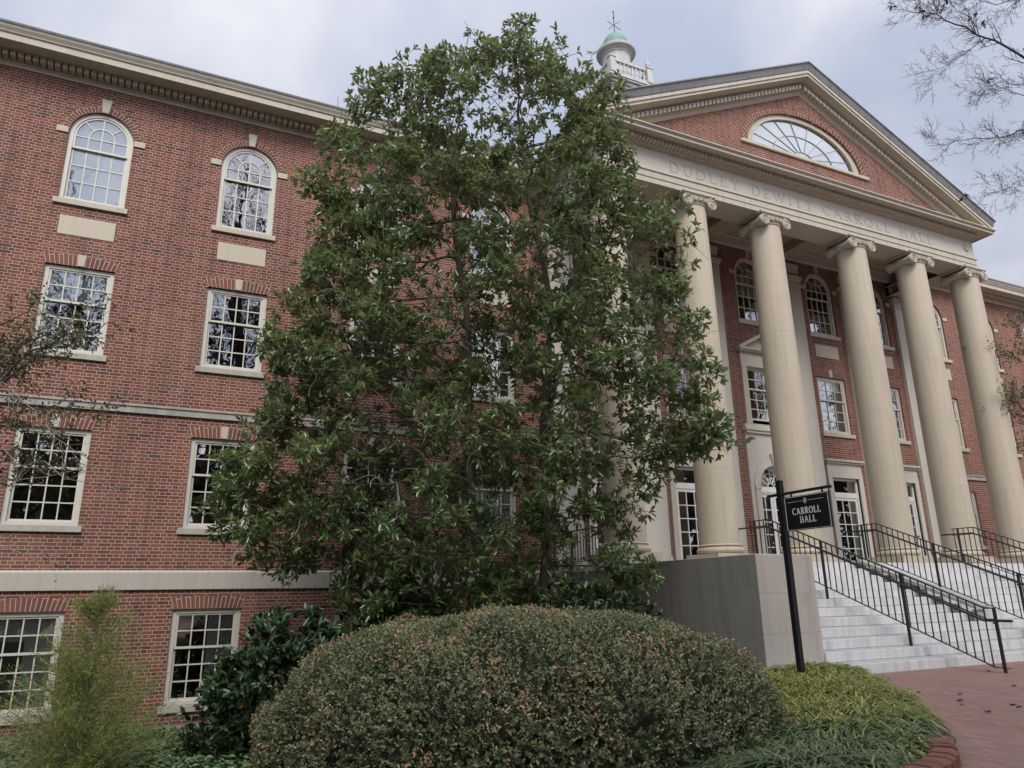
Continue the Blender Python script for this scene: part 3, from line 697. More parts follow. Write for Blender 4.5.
# ---- lettering: Roman capitals drawn as strokes (width, [(thick?, points)...])
def arcp(cx, cz, rx, rz, a0, a1, n=12): return [(cx+rx*math.cos(R(a0+(a1-a0)*k/n)), cz+rz*math.sin(R(a0+(a1-a0)*k/n))) for k in range(n+1)]
def sf(x, z, w=.13): return (0, [(x-w, z), (x+w, z)])
GLY = {
 'D': (.80, [(1, [(.16, 0), (.16, 1)]), (0, [(.04, 1), (.40, 1)]), (0, [(.04, 0), (.40, 0)]), (1, arcp(.36, .5, .38, .5, 90, -90))]),
 'U': (.84, [(1, [(.18, 1), (.18, .35)]), (1, arcp(.44, .35, .26, .35, 180, 270, 8)), (0, arcp(.44, .35, .26, .35, 270, 360, 8)), (0, [(.70, .35), (.70, 1)]), sf(.18, 1), sf(.70, 1, .1)]),
 'L': (.66, [(1, [(.18, 0), (.18, 1)]), sf(.18, 1), (0, [(.05, 0), (.60, 0)]), (0, [(.60, 0), (.62, .24)])]),
 'E': (.66, [(1, [(.18, 0), (.18, 1)]), (0, [(.05, 1), (.56, 1)]), (0, [(.56, 1), (.57, .8)]), (0, [(.18, .52), (.48, .52)]), (0, [(.05, 0), (.58, 0)]), (0, [(.58, 0), (.60, .22)])]),
 'Y': (.78, [(1, [(.08, 1), (.39, .48)]), (0, [(.70, 1), (.39, .48)]), (1, [(.39, .5), (.39, 0)]), sf(.10, 1, .11), sf(.69, 1, .1), sf(.39, 0)]),
 'W': (1.10, [(1, [(.08, 1), (.32, 0)]), (0, [(.32, 0), (.55, .95)]), (1, [(.53, .95), (.78, 0)]), (0, [(.78, 0), (1.02, 1)]), sf(.10, 1, .11), sf(1.01, 1, .1)]),
 'I': (.36, [(1, [(.18, 0), (.18, 1)]), sf(.18, 1), sf(.18, 0)]),
 'T': (.72, [(1, [(.36, 0), (.36, 1)]), (0, [(.04, 1), (.68, 1)]), (0, [(.04, 1), (.03, .8)]), (0, [(.68, 1), (.69, .8)]), sf(.36, 0)]),
 'C': (.80, [(1, arcp(.45, .5, .37, .5, 110, 250, 14)), (0, arcp(.45, .5, .37, .5, 110, 40, 6)), (0, arcp(.45, .5, .37, .5, 250, 322, 6)), (0, [(.735, .83), (.735, 1.0)])]),
 'A': (.84, [(0, [(.10, 0), (.40, 1)]), (1, [(.40, 1), (.74, 0)]), (0, [(.22, .36), (.62, .36)]), sf(.11, 0, .1), sf(.73, 0, .11)]),
 'R': (.78, [(1, [(.18, 0), (.18, 1)]), (0, [(.05, 1), (.38, 1)]), (1, arcp(.36, .76, .24, .24, 90, -90, 8)), (0, [(.18, .52), (.38, .52)]), (1, [(.36, .52), (.72, 0)]), sf(.18, 0)]),
 'O': (.92, [(1, arcp(.46, .5, .38, .5, 120, 240)), (1, arcp(.46, .5, .38, .5, -60, 60)), (0, arcp(.46, .5, .38, .5, 60, 120, 6)), (0, arcp(.46, .5, .38, .5, 240, 300, 6))]),
 'H': (.86, [(1, [(.18, 0), (.18, 1)]), (1, [(.68, 0), (.68, 1)]), (0, [(.18, .52), (.68, .52)]), sf(.18, 1), sf(.18, 0), sf(.68, 1), sf(.68, 0)]),
}
def write(text, width, height, T=.13, t=.055, gap=.16, space=.55):
    """flat lettering in local x/z, starting at x = 0"""
    adv = []; x = 0
    for ch in text:
        if ch == ' ': x += space; continue
        adv.append((ch, x)); x += GLY[ch][0]+gap
    k = width/(x-gap); mb = MB(); e = 0
    for ch, x0 in adv:
        for thick, pts in GLY[ch][1]:
            w = (T if thick else t)*height; P = [Vector(((x0+px)*k, 0, pz*height)) for px, pz in pts]
            e = (e+1) % 9; y = -.0006*e
            side = []
            for i, p in enumerate(P):
                d = (P[min(i+1, len(P)-1)]-P[max(i-1, 0)]).normalized(); nn = Vector((-d.z, 0, d.x))*w/2; side.append((p+nn, p-nn))
            v = []
            for a, b in side: v += [(a.x, y, a.z), (b.x, y, b.z), (a.x, .004, a.z), (b.x, .004, b.z)]
            fs = []
            for i in range(len(P)-1): o = i*4; fs += [(o, o+1, o+5, o+4), (o+2, o, o+4, o+6), (o+1, o+3, o+7, o+5)]
            mb.add(v, fs)
    return mb
def write_each(text, width, height, mat, parent, loc, gap=.22, space=.75, **kw):
    tot = sum(space if c == ' ' else GLY[c][0]+gap for c in text)-gap; k = width/tot; x = 0
    for c in text:
        if c == ' ': x += space; continue
        write(c, (GLY[c][0])*k, height, gap=0, **kw).build('frieze_letter', mat, parent, loc=(loc[0]+x*k, loc[1], loc[2])); x += GLY[c][0]+gap
write_each('DUDLEY DEWITT CARROLL HALL', 10.36, .285, M['letter'], hall, (-5.19, YF-.0, 10.555), T=.12, t=.06)

# ---- doors and centre bay stonework
def door_panel(mb, x0, x1, z0, z1, y, cols, rows, kick=.0):
    st = .085; mb.box(x0, x0+st, y, y+.05, z0, z1).box(x1-st, x1, y, y+.05, z0, z1).box(x0+st, x1-st, y, y+.05, z1-st, z1).box(x0+st, x1-st, y, y+.05, z0, z0+.2)
    a, b, c, d = x0+st, x1-st, z0+.2, z1-st
    for k in range(1, cols): xx = a+(b-a)*k/cols; mb.box(xx-.013, xx+.013, y+.01, y+.04, c, d)
    for k in range(1, rows): zz = c+(d-c)*k/rows; mb.box(a, b, y+.012, y+.042, zz-.013, zz+.013)
    return (a, b, c, d)
def flat_door():
    s = MB(); hw = .58; H = 3.36-FZ
    s.box(-hw-.17, -hw, -.05, .12, 0, H+.17).box(hw, hw+.17, -.05, .12, 0, H+.17).box(-hw, hw, -.05, .12, H, H+.17)
    s.box(-hw-.17, hw+.17, -.04, .02, H+.172, H+.44); s.box(-hw-.20, hw+.20, -.10, .02, H+.442, H+.50); s.box(-hw-.24, hw+.24, -.15, .02, H+.502, H+.56)
    root = s.build('door', M['pil'], None, bevel=.006)
    f = MB(); f.box(-hw, -hw+.07, .06, .16, 0, H).box(hw-.07, hw, .06, .16, 0, H).box(-hw+.07, hw-.07, .06, .16, H-.07, H).box(-hw+.07, hw-.07, .06, .16, 2.12, 2.28)
    g = door_panel(f, -hw+.075, hw-.075, .02, 2.118, .08, 3, 5)
    f.build('door_leaf', M['door'], root)
    MB().add([(g[0],.105,g[2]),(g[1],.105,g[2]),(g[1],.105,g[3]),(g[0],.105,g[3]), (-hw+.07,.105,2.28),(hw-.07,.105,2.28),(hw-.07,.105,H-.07),(-hw+.07,.105,H-.07)], [(0,1,2,3),(4,5,6,7)]).build('pane', M['glass'], root)
    MB().lathe(0, 0, [(.004, 0), (.02, .01), (.028, .035), (.02, .055), (.004, .06)], 12).build('door_knob', M['iron'], root, loc=(.42, .08, 1.0)).rotation_euler = (R(90), 0, 0)
    return root
fd = flat_door()
for i, x in enumerate(BAYX):
    if i == 2: continue
    o = fd if i == 0 else copy_tree(fd); o.parent = hall; o.location = (x, YC, FZ)
c = MB(); n = 28; r = .60; zs = 2.95           # stone surround with a semicircular opening
arc = [(-r*math.cos(math.pi*k/n), zs+r*math.sin(math.pi*k/n)) for k in range(n+1)]; y0 = YC-.07; T = 4.50
for (ax, az), (bx, bz) in zip(arc, arc[1:]): c.add([(ax,y0,az),(bx,y0,bz),(bx,y0,T),(ax,y0,T)], [(0,1,2,3)]); c.add([(ax,y0,az),(bx,y0,bz),(bx,YC+.13,bz),(ax,YC+.13,az)], [(0,1,2,3)])
for s in (-1, 1):
    a, b_ = sorted((s*r, s*.93)); c.add([(a,y0,FZ),(b_,y0,FZ),(b_,y0,T),(a,y0,T)], [(0,1,2,3)]); c.add([(s*r,y0,FZ),(s*r,YC+.13,FZ),(s*r,YC+.13,zs),(s*r,y0,zs)], [(0,1,2,3)]); c.add([(s*.93,y0,FZ),(s*.93,YC,FZ),(s*.93,YC,T),(s*.93,y0,T)], [(0,1,2,3)])
B2 = [(-(r+.19)*math.cos(math.pi*k/n), zs+(r+.19)*math.sin(math.pi*k/n)) for k in range(n+1)]
for i in range(n): c.add([(arc[i][0],y0-.045,arc[i][1]),(arc[i+1][0],y0-.045,arc[i+1][1]),(B2[i+1][0],y0-.03,B2[i+1][1]),(B2[i][0],y0-.03,B2[i][1])], [(0,1,2,3)]); c.add([(B2[i][0],y0-.03,B2[i][1]),(B2[i+1][0],y0-.03,B2[i+1][1]),(B2[i+1][0],y0+.002,B2[i+1][1]),(B2[i][0],y0+.002,B2[i][1])], [(0,1,2,3)]); c.add([(arc[i][0],y0+.002,arc[i][1]),(arc[i+1][0],y0+.002,arc[i+1][1]),(arc[i+1][0],y0-.045,arc[i+1][1]),(arc[i][0],y0-.045,arc[i][1])], [(0,1,2,3)])
for s in (-1, 1): a, b_ = sorted((s*r, s*(r+.19))); c.box(a, b_, y0-.046, y0+.002, FZ, zs-.09); c.box(a-.01, b_+.01, y0-.065, y0+.002, zs-.09, zs-.002)
c.prism_xz([(-.07, 3.52), (.07, 3.52), (.11, 3.90), (-.11, 3.90)], y0-.12, y0); c.lathe(0, y0-.07, [(.02, 3.50), (.07, 3.52), (.07, 3.58), (.02, 3.6)], 10)
c.box(-.95, .95, y0-.07, YC, 4.50, 4.58).box(-.98, .98, y0-.11, YC, 4.58, 4.66).box(-.93, .93, y0-.03, YC, 4.66, 4.78)
c.build('entrance_surround', M['pil'], hall)
d = MB(); d.box(-.6, .6, YC+.05, YC+.14, zs-.22, zs+.0); d.box(-.6, .6, YC+.03, YC+.049, zs-.17, zs-.12)
ga = door_panel(d, -.595, -.01, FZ+.02, zs-.222, YC+.07, 2, 5); gb = door_panel(d, .01, .595, FZ+.02, zs-.222, YC+.07, 2, 5)
for k in range(n): p, q = arc[k], arc[k+1]; d.bar((p[0]*.97, YC+.1, zs+(p[1]-zs)*.97), (q[0]*.97, YC+.1, zs+(q[1]-zs)*.97), .05, .05, up=(0, 1, 0))
for a in range(30, 180, 30): d.bar((.12*math.cos(R(a)), YC+.1, zs+.12*math.sin(R(a))), (.58*math.cos(R(a)), YC+.1, zs+.58*math.sin(R(a))), .018, .02, up=(0, 1, 0))
for rr in (.12, .4):
    for a in range(0, 180, 12): d.bar((rr*math.cos(R(a)), YC+.1, zs+rr*math.sin(R(a))), (rr*math.cos(R(a+12)), YC+.1, zs+rr*math.sin(R(a+12))), .016, .02, up=(0, 1, 0))
dd = d.build('double_door', M['door'], hall)
p = MB(); [p.add([(g[0],YC+.095,g[2]),(g[1],YC+.095,g[2]),(g[1],YC+.095,g[3]),(g[0],YC+.095,g[3])], [(0,1,2,3)]) for g in (ga, gb)]
p.add([(x*.97, YC+.11, zs+(z-zs)*.97) for x, z in arc], [tuple(range(n+1))]); p.build('pane', M['glass'], dd)
ps = MB(); w0, w1, zz0, zz1 = .60, .80, 4.79, 6.60   # pedimented surround of the centre window
ps.box(-w1, -w0, YC-.07, YC+.1, zz0, zz1+.13).box(w0, w1, YC-.07, YC+.1, zz0, zz1+.13).box(-w0, w0, YC-.07, YC+.1, zz1, zz1+.13).box(-w1-.03, w1+.03, YC-.08, YC, zz0, 4.898).box(-w0, w0, YC-.08, YC+.1, 4.80, 4.898)
ps.box(-w1, w1, YC-.05, YC, zz1+.131, 7.06); ps.box(-w1-.08, w1+.08, YC-.16, YC, 7.06, 7.10); ps.box(-w1-.12, w1+.12, YC-.20, YC, 7.10, 7.17)
ps.prism_xz([(-w1-.02, 7.17), (w1+.02, 7.17), (0, 7.55)], YC-.05, YC)
for s in (-1, 1):
    poly = [(s*(w1+.14), 7.172), (s*(w1-.06), 7.172), (0, 7.56), (0, 7.68)]; ps.prism_xz(poly if s < 0 else poly[::-1], YC-.20, YC)
ps.build('window_pediment', M['trim'], hall)

# ---- cupola on the roof ridge behind the gable
cu = MB(); X, Y = 0., 6.25
cu.box(X-.98, X+.98, Y-.98, Y+.98, 14.5, 20.55)
for z0, z1, w in ((20.55, 20.65, 1.03), (20.65, 20.78, 1.12), (20.78, 20.86, 1.22), (20.86, 20.95, 1.26), (20.95, 21.2, 1.02)): cu.box(X-w, X+w, Y-w, Y+w, z0, z1)
cu.box(X-.72, X+.72, Y-1.0, Y-.985, 19.2, 20.2); cupola = cu.build('cupola', M['cup'], hall, bevel=.01)
cu = MB()
for sx, sy in ((-1,-1),(1,-1),(1,1),(-1,1)):
    cu.box(X+sx*.95-.13, X+sx*.95+.13, Y+sy*.95-.13, Y+sy*.95+.13, 21.2, 21.92); cu.box(X+sx*.95-.16, X+sx*.95+.16, Y+sy*.95-.16, Y+sy*.95+.16, 21.92, 21.99)
for s in (-1, 1):
    for z0, z1 in ((21.2, 21.28), (21.80, 21.90)):
        cu.box(X-.82, X+.82, Y+s*.95-.07, Y+s*.95+.07, z0, z1); cu.box(X+s*.95-.07, X+s*.95+.07, Y-.82, Y+.82, z0, z1)
    for k in range(8):
        q = -.72+1.44*k/7; pr = [(.035, 21.28), (.055, 21.40), (.06, 21.45), (.03, 21.6), (.045, 21.80)]
        cu.lathe(X+q, Y+s*.95, pr, 8); cu.lathe(X+s*.95, Y+q, pr, 8)
cu.build('balustrade', M['cup'], cupola)
for sx in (1,): MB().lathe(X+sx*.95, Y-.95, [(.05, 21.99), (.05, 22.05), (.10, 22.15), (.10, 22.25), (.04, 22.33), (.05, 22.36), (.02, 22.5), (.005, 22.62)], 12).build('finial_urn', M['cup'], cupola, smooth=True)
MB().lathe(X, Y, [(.62, 21.0), (.62, 22.86), (.66, 22.9), (.66, 22.95), (.74, 23.02), (.86, 23.07), (.88, 23.13), (.88, 23.2), (.7, 23.25)], 40).build('drum', M['cup'], cupola, angle=30)
MB().lathe(X, Y, [(.60, 23.25), (.60, 23.36), (.585, 23.5)]+[(.585*math.cos(R(a)), 23.5+.72*math.sin(R(a))) for a in range(8, 88, 8)]+[(.03, 24.23)], 32).build('dome', M['copper'], cupola, angle=40)
v = MB().tube([(X, Y, 24.2), (X, Y, 25.5)], .022, 8).lathe(X, Y, [(.005, 24.2), (.07, 24.26), (.06, 24.34), (.005, 24.4)], 12).lathe(X, Y, [(.005, 25.45), (.035, 25.48), (.035, 25.52), (.005, 25.56)], 10).lathe(X, Y, [(.005, 25.1), (.045, 25.15), (.005, 25.2)], 10)
v.bar((X-.42, Y-.1, 24.72), (X+.42, Y+.1, 24.72), .018).bar((X-.1, Y+.3, 24.75), (X+.1, Y-.3, 24.75), .014)
v.build('weathervane', M['iron'], cupola)

# ---- portico platform, steps, cheek walls
MB().box(-7.56, 7.56, -3.49, YC-.002, FZ-.16, FZ-.002).build('portico_floor', M['step'], hall, bevel=.01); MB().box(-7.53, 7.53, -3.47, YC-.002, GZ-1.2, FZ-.161).build('portico_base', M['conc'], hall)
st = MB(); RI, TR, Y0 = .16, .36, -7.45
for k in range(11): st.box(-6.285 if k else -7.9, 6.285 if k else 7.9, Y0+TR*k-.02, -3.495 if k else -7.085, GZ+RI*k-(.3 if k == 0 else .0)+.0005, GZ+RI*(k+1))
tag(st.build('stone_steps', M['step'], bevel=.012), 'wide flight of pale grey marble steps climbing from the plaza to the portico', 'steps')
for s, lab in ((-1, 'left'), (1, 'right')):
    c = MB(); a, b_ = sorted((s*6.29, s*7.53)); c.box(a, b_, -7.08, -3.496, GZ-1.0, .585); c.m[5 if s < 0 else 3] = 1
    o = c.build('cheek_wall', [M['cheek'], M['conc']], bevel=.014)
    tag(o, 'massive grey stone cheek wall between the tall leafy tree and the steps' if s < 0 else 'massive grey stone cheek wall on the far right of the steps', 'stone wall', None)
# ---- stair railings
def stair_z(y): return GZ if y < Y0 else min(FZ, GZ+RI*(1+math.floor((y-Y0)/TR)))
def railing(x, label, ybot=-8.5):
    root = tag(empty('stair_railing', (x, -3.6, FZ)), label, 'railing', 'black iron railings on the steps')
    def P(mb, name): o = mb.build(name, M['iron']); o.parent = root; o.matrix_parent_inverse = Matrix.Translation((-x, 3.6, -FZ)); return o
    sl = .41; yt, zt = -3.85, 1.54; yb = -8.36; zb_ = zt-sl*(yt-yb)
    top = [(x, -3.25, zt), (x, yt, zt), (x, yb, zb_), (x, ybot, zb_)]
    def rail(off, pts, w, h):
        m = MB()
        for a, b in zip(pts, pts[1:]): m.bar((a[0]+off[0], a[1], a[2]+off[1]), (b[0]+off[0], b[1], b[2]+off[1]), w, h)
        return m
    P(rail((0, 0), top, .045, .02), 'top_rail'); P(rail((0, -.17), top, .035, .014), 'mid_rail')
    hr = MB().tube([(x-.075, -3.0, zt-.14), (x-.075, yt, zt-.15), (x-.075, yb, zb_-.19), (x-.075, ybot-.3, zb_-.19)], .02, 8); P(hr, 'handrail')
    zbot = lambda y: max(min(zt-.90, zt-.90-sl*(yt-y)), zb_-.90)
    P(rail((0, 0), [(x, -3.3, zbot(-3.3)), (x, yt, zt-.90), (x, yb, zb_-.90), (x, ybot, zb_-.90)], .035, .014), 'bottom_rail')
    zr_ = lambda y: zt if y > yt else max(zb_, zt-sl*(yt-y))
    for y in (-3.42, -5.22, -6.92, ybot):
        m = MB().bar((x, y, stair_z(y)), (x, y, zr_(y)), .04); m.box(x-.075, x+.02, y-.012, y+.012, zr_(y)-.24, zr_(y)-.215); P(m, 'post')
    y = -3.3
    while y > ybot:
        if min(abs(y-q) for q in (-3.42, -5.22, -6.92, ybot)) > .05: P(MB().bar((x, y, zbot(y)), (x, y, zr_(y)), .016), 'baluster')
        y -= .136
railing(-4.0, 'black iron stair railing nearest the small hall sign'); railing(-.55, 'black iron stair railing in the middle of the steps'); railing(3.1, 'black iron stair railing farthest from the small hall sign')
MB_ = MB(); MB_.add([(x, y, z) for x in (-1.08, -.68) for y, z in ((-3.45, .66), (-3.62, .70), (-6.3, -.34), (-6.3, -.42), (-3.62, .62), (-3.45, .60))], [(5,4,3,2,1,0),(6,7,8,9,10,11)]+[((i+1) % 6, i, 6+i, 6+(i+1) % 6)[::-1] for i in range(6)])
MB_.box(-1.0, -.76, -6.26, -6.14, stair_z(-6.2), -.415).box(-1.0, -.76, -4.9, -4.8, stair_z(-4.85), .135)
tag(MB_.build('stone_slab', M['string'], bevel=.006), 'narrow sloping grey slab running down the steps beside the middle railing', 'slab')
def portico_rail():
    root = tag(empty('portico_railing', (-6.98, -1.3, FZ)), 'short dark railing closing the left end of the portico beside the first column', 'railing')
    def P(mb, name): o = mb.build(name, M['iron']); o.parent = root; o.matrix_parent_inverse = Matrix.Translation((6.98, 1.3, -FZ))
    P(MB().bar((-6.98, -2.1, 1.50), (-6.98, -.28, 1.50), .045, .03), 'top_rail'); P(MB().bar((-6.98, -2.1, .76), (-6.98, -.28, .76), .035, .02), 'bottom_rail')
    for k in range(14): P(MB().bar((-6.98, -2.08+k*.137, .64 if k in (0, 13) else .77), (-6.98, -2.08+k*.137, 1.485), .018 if k % 13 else .04), 'baluster' if k % 13 else 'post')
portico_rail()
t = MB().tube([(-33, -.3, -2.27), (-14.2, -.3, -2.27)], .06, 10)
for k in range(12): t.lathe(-32+k*1.6, -.3, [(.02, -2.6), (.02, -2.32)], 6)
tag(t.build('ground_pipe', M['pipe'], smooth=True), 'grey pipe running low along the foot of the brick wing', 'pipe')

# ------------------------------------------------------------------ the hall sign
sg = tag(empty('hall_sign', (-8., -8.22, GZ)), 'black post sign with white lettering reading CARROLL HALL beside the steps', 'sign')
def SPT(o): o.parent = sg; o.matrix_parent_inverse = Matrix.Translation((8., 8.22, -GZ)); return o
m = MB().box(-8.04, -7.96, -8.26, -8.18, GZ-.15, 1.56); m.add([(-8.05,-8.27,1.56),(-7.95,-8.27,1.56),(-7.95,-8.17,1.56),(-8.05,-8.17,1.56),(-8,-8.22,1.59)], [(3,2,1,0),(0,1,4),(1,2,4),(2,3,4),(3,0,4)])
SPT(m.build('post', M['signblack'], bevel=.004))
m = MB().tube([(-8, -7.98, 1.365), (-8, -8.178, 1.365)], .022, 8).tube([(-8, -8.262, 1.365), (-8, -9.12, 1.365)], .022, 8)
for y in (-7.98, -9.12): m.lathe(-8, y, [(.004, 1.338), (.026, 1.35), (.03, 1.365), (.026, 1.38), (.004, 1.392)], 10)
for y in (-8.42, -8.98): m.box(-8.008, -7.992, y-.01, y+.01, 1.30, 1.36)
SPT(m.build('hanging_arm', M['signblack']))
PY0, PY1, PZ0, PZ1 = -8.29, -9.09, .825, 1.305
pan = SPT(MB().box(-8.016, -7.984, PY1, PY0, PZ0, PZ1).build('sign_panel', M['signblack'], bevel=.004))
bd = MB()
for a, b in (((PY0-.012, PZ0+.012), (PY0-.012, PZ1-.012)), ((PY0-.012, PZ1-.012), (PY1+.012, PZ1-.012)), ((PY1+.012, PZ1-.012), (PY1+.012, PZ0+.012)), ((PY1+.012, PZ0+.012), (PY0-.012, PZ0+.012))): bd.bar((-8.018, a[0], a[1]), (-8.018, b[0], b[1]), .006, .004)
for a, b in ((PY0-.06, -8.62), (-8.73, PY1+.09)): bd.bar((-8.019, a, 1.225), (-8.019, b, 1.225), .008, .004)
for k in range(12): bd.bar((-8.019, -8.675+.026*math.cos(k*math.pi/6), 1.225+.036*math.sin(k*math.pi/6)), (-8.019, -8.675+.026*math.cos((k+1)*math.pi/6), 1.225+.036*math.sin((k+1)*math.pi/6)), .006, .004)
bd.bar((-8.019, -8.675, 1.20), (-8.019, -8.675, 1.25), .012, .005)
def sign_text(t, y0, w, z, h):
    mb = write(t, w, h, T=.17, t=.085, gap=.17); mb.v = [(-8.017+yy, y0-x, z+zz) for x, yy, zz in mb.v]; return mb
bd.build('border_line', M['signwhite'], pan); 
for o in (pan.children[-1],): o.matrix_parent_inverse = Matrix.Translation((0, 0, 0))
for tt, y0, w, z in (('CARROLL', -8.425, .50, 1.045), ('HALL', -8.545, .285, .925)):
    o = sign_text(tt, y0, w, z, .088).build('lettering', M['signwhite'], pan)

# ------------------------------------------------------------------ vegetation helpers
FH = np.array([.4323, .9017, 0]); RH = np.array([.9017, -.4323, 0]); CM = np.array([-16.191, -16.243, 0])
def W(u, z, D, w=0.):                        # a point of the stand of plants: u metres to the right, D metres out from the photographer's spot
    return CM+FH*(D+w)+RH*u+np.array([0, 0, z])
def unit(a): return a/np.maximum(np.linalg.norm(a, axis=-1, keepdims=True), 1e-9)
def leaves(pos, d, up, length, width, fold=.25, curl=.12):
    """six-vertex leaves: midrib base->tip along d, blade faces up"""
    n = len(pos); d = unit(d); s = unit(np.cross(d, up)); nn = np.cross(s, d); L = np.broadcast_to(np.asarray(length, float), (n,))[:, None]; Wd = np.broadcast_to(np.asarray(width, float), (n,))[:, None]
    b = pos; t = pos+d*L-nn*L*curl; m1 = pos+d*L*.36; m2 = pos+d*L*.70-nn*L*curl*.4; k = nn*Wd*fold
    v = np.stack([b, m1-s*Wd*.5+k, m2-s*Wd*.42+k, t, m2+s*Wd*.42+k, m1+s*Wd*.5+k], 1).reshape(-1, 3)
    f = (np.array([[0, 3, 2, 1], [0, 5, 4, 3]])[None]+(np.arange(n)*6)[:, None, None]).reshape(-1, 4)
    return v, f
def small_leaves(pos, d, up, length, width):
    n = len(pos); d = unit(d); s = unit(np.cross(d, up)); L = np.broadcast_to(np.asarray(length, float), (n,))[:, None]; Wd = np.broadcast_to(np.asarray(width, float), (n,))[:, None]
    v = np.stack([pos, pos+d*L*.5-s*Wd*.5, pos+d*L, pos+d*L*.5+s*Wd*.5], 1).reshape(-1, 3)
    return v, (np.arange(4)[None]+(np.arange(n)*4)[:, None])
def rosettes(centers, dirs, per, length, width, spread=(.3, 1.25), up_bias=.35):
    n = len(centers); c = np.repeat(centers, per, 0); ax = unit(np.repeat(dirs, per, 0)+rng.normal(0, .12, (n*per, 3)))
    r = unit(np.cross(ax, rng.normal(0, 1, (n*per, 3)))); a = rng.uniform(*spread, n*per)[:, None]
    d = ax*np.cos(a)+r*np.sin(a); d[:, 2] -= .05
    up = unit(ax+np.array([0, 0, up_bias])+rng.normal(0, .25, (n*per, 3)))
    return leaves(c+d*.015+ax*rng.uniform(-.06, .03, (n*per, 1)), d, up, rng.uniform(.75, 1.15, n*per)*length, rng.uniform(.8, 1.2, n*per)*width)
def colonize(attr, seeds, step=.22, kill=.34, infl=1.6, iters=140, grav=0.):
    """space colonisation; seeds: list of polylines giving the stems. returns nodes, parents"""
    nodes, par = [], []
    for poly, start in seeds:
        prev = start
        for p in poly: nodes.append(np.array(p, float)); par.append(prev if prev is not None else -1); prev = len(nodes)-1
    A = np.array(attr); alive = np.ones(len(A), bool)
    N = np.array(nodes); D2 = ((A[:, None]-N[None])**2).sum(2); near = D2.argmin(1); nd = np.sqrt(D2.min(1))
    for it in range(iters):
        act = alive & (nd < infl*(3 if it < 12 else 1))
        if not act.any(): break
        idx = np.where(act)[0]; dirs = unit(A[idx]-N[near[idx]]); acc = np.zeros((len(N), 3)); np.add.at(acc, near[idx], dirs)
        g = np.where(np.abs(acc).sum(1) > 1e-6)[0]
        new = N[g]+unit(unit(acc[g])+rng.normal(0, .12, (len(g), 3))+np.array([0, 0, grav]))*step
        # drop repeats
        d = ((new[:, None]-N[None, g])**2).sum(2).min(1) if len(g) < 1500 else np.ones(len(g)); keep = d > (step*.3)**2; new, g = new[keep], g[keep]
        if len(new) == 0: break
        o = len(N); N = np.vstack([N, new]); par += list(g)
        ai = np.where(alive)[0]; DD = np.sqrt(((A[ai][:, None]-new[None])**2).sum(2)); j = DD.argmin(1); dm = DD.min(1); better = dm < nd[ai]
        near[ai[better]] = o+j[better]; nd[ai[better]] = dm[better]; alive[ai[nd[ai] < kill]] = False
        if len(N) > 14000: break
    return N, np.array(par)
def skeleton_mesh(N, par, r_tip, expo=2.3, rmax=.3, sides=5, taper=None):
    n = len(N); kids = [[] for _ in range(n)]
    for i, p in enumerate(par):
        if p >= 0: kids[p].append(i)
    r = np.zeros(n)
    for i in range(n-1, -1, -1):
        r[i] = (sum(r[k]**expo for k in kids[i])**(1/expo)) if kids[i] else r_tip
    r = np.minimum(np.maximum(r, r_tip), rmax)
    mb = MB(); seen = set()
    def chain(a, p):
        pts, rs = [N[p]] if p >= 0 else [], [min(r[p], r[a]*1.15)] if p >= 0 else []
        cur = a
        while True:
            pts.append(N[cur]); rs.append(r[cur]); ks = kids[cur]
            if not ks: break
            b = max(ks, key=lambda k: r[k])
            for k in ks:
                if k != b: stack.append((k, cur))
            cur = b
        if len(pts) > 1: mb.tube(pts, rs, sides if rs[0] > r_tip*2.2 else 4, cap=False)
    stack = [(i, -1) for i in range(n) if par[i] < 0]
    while stack: chain(*stack.pop())
    tips = [i for i in range(n) if not kids[i]]
    return mb, r, kids, tips

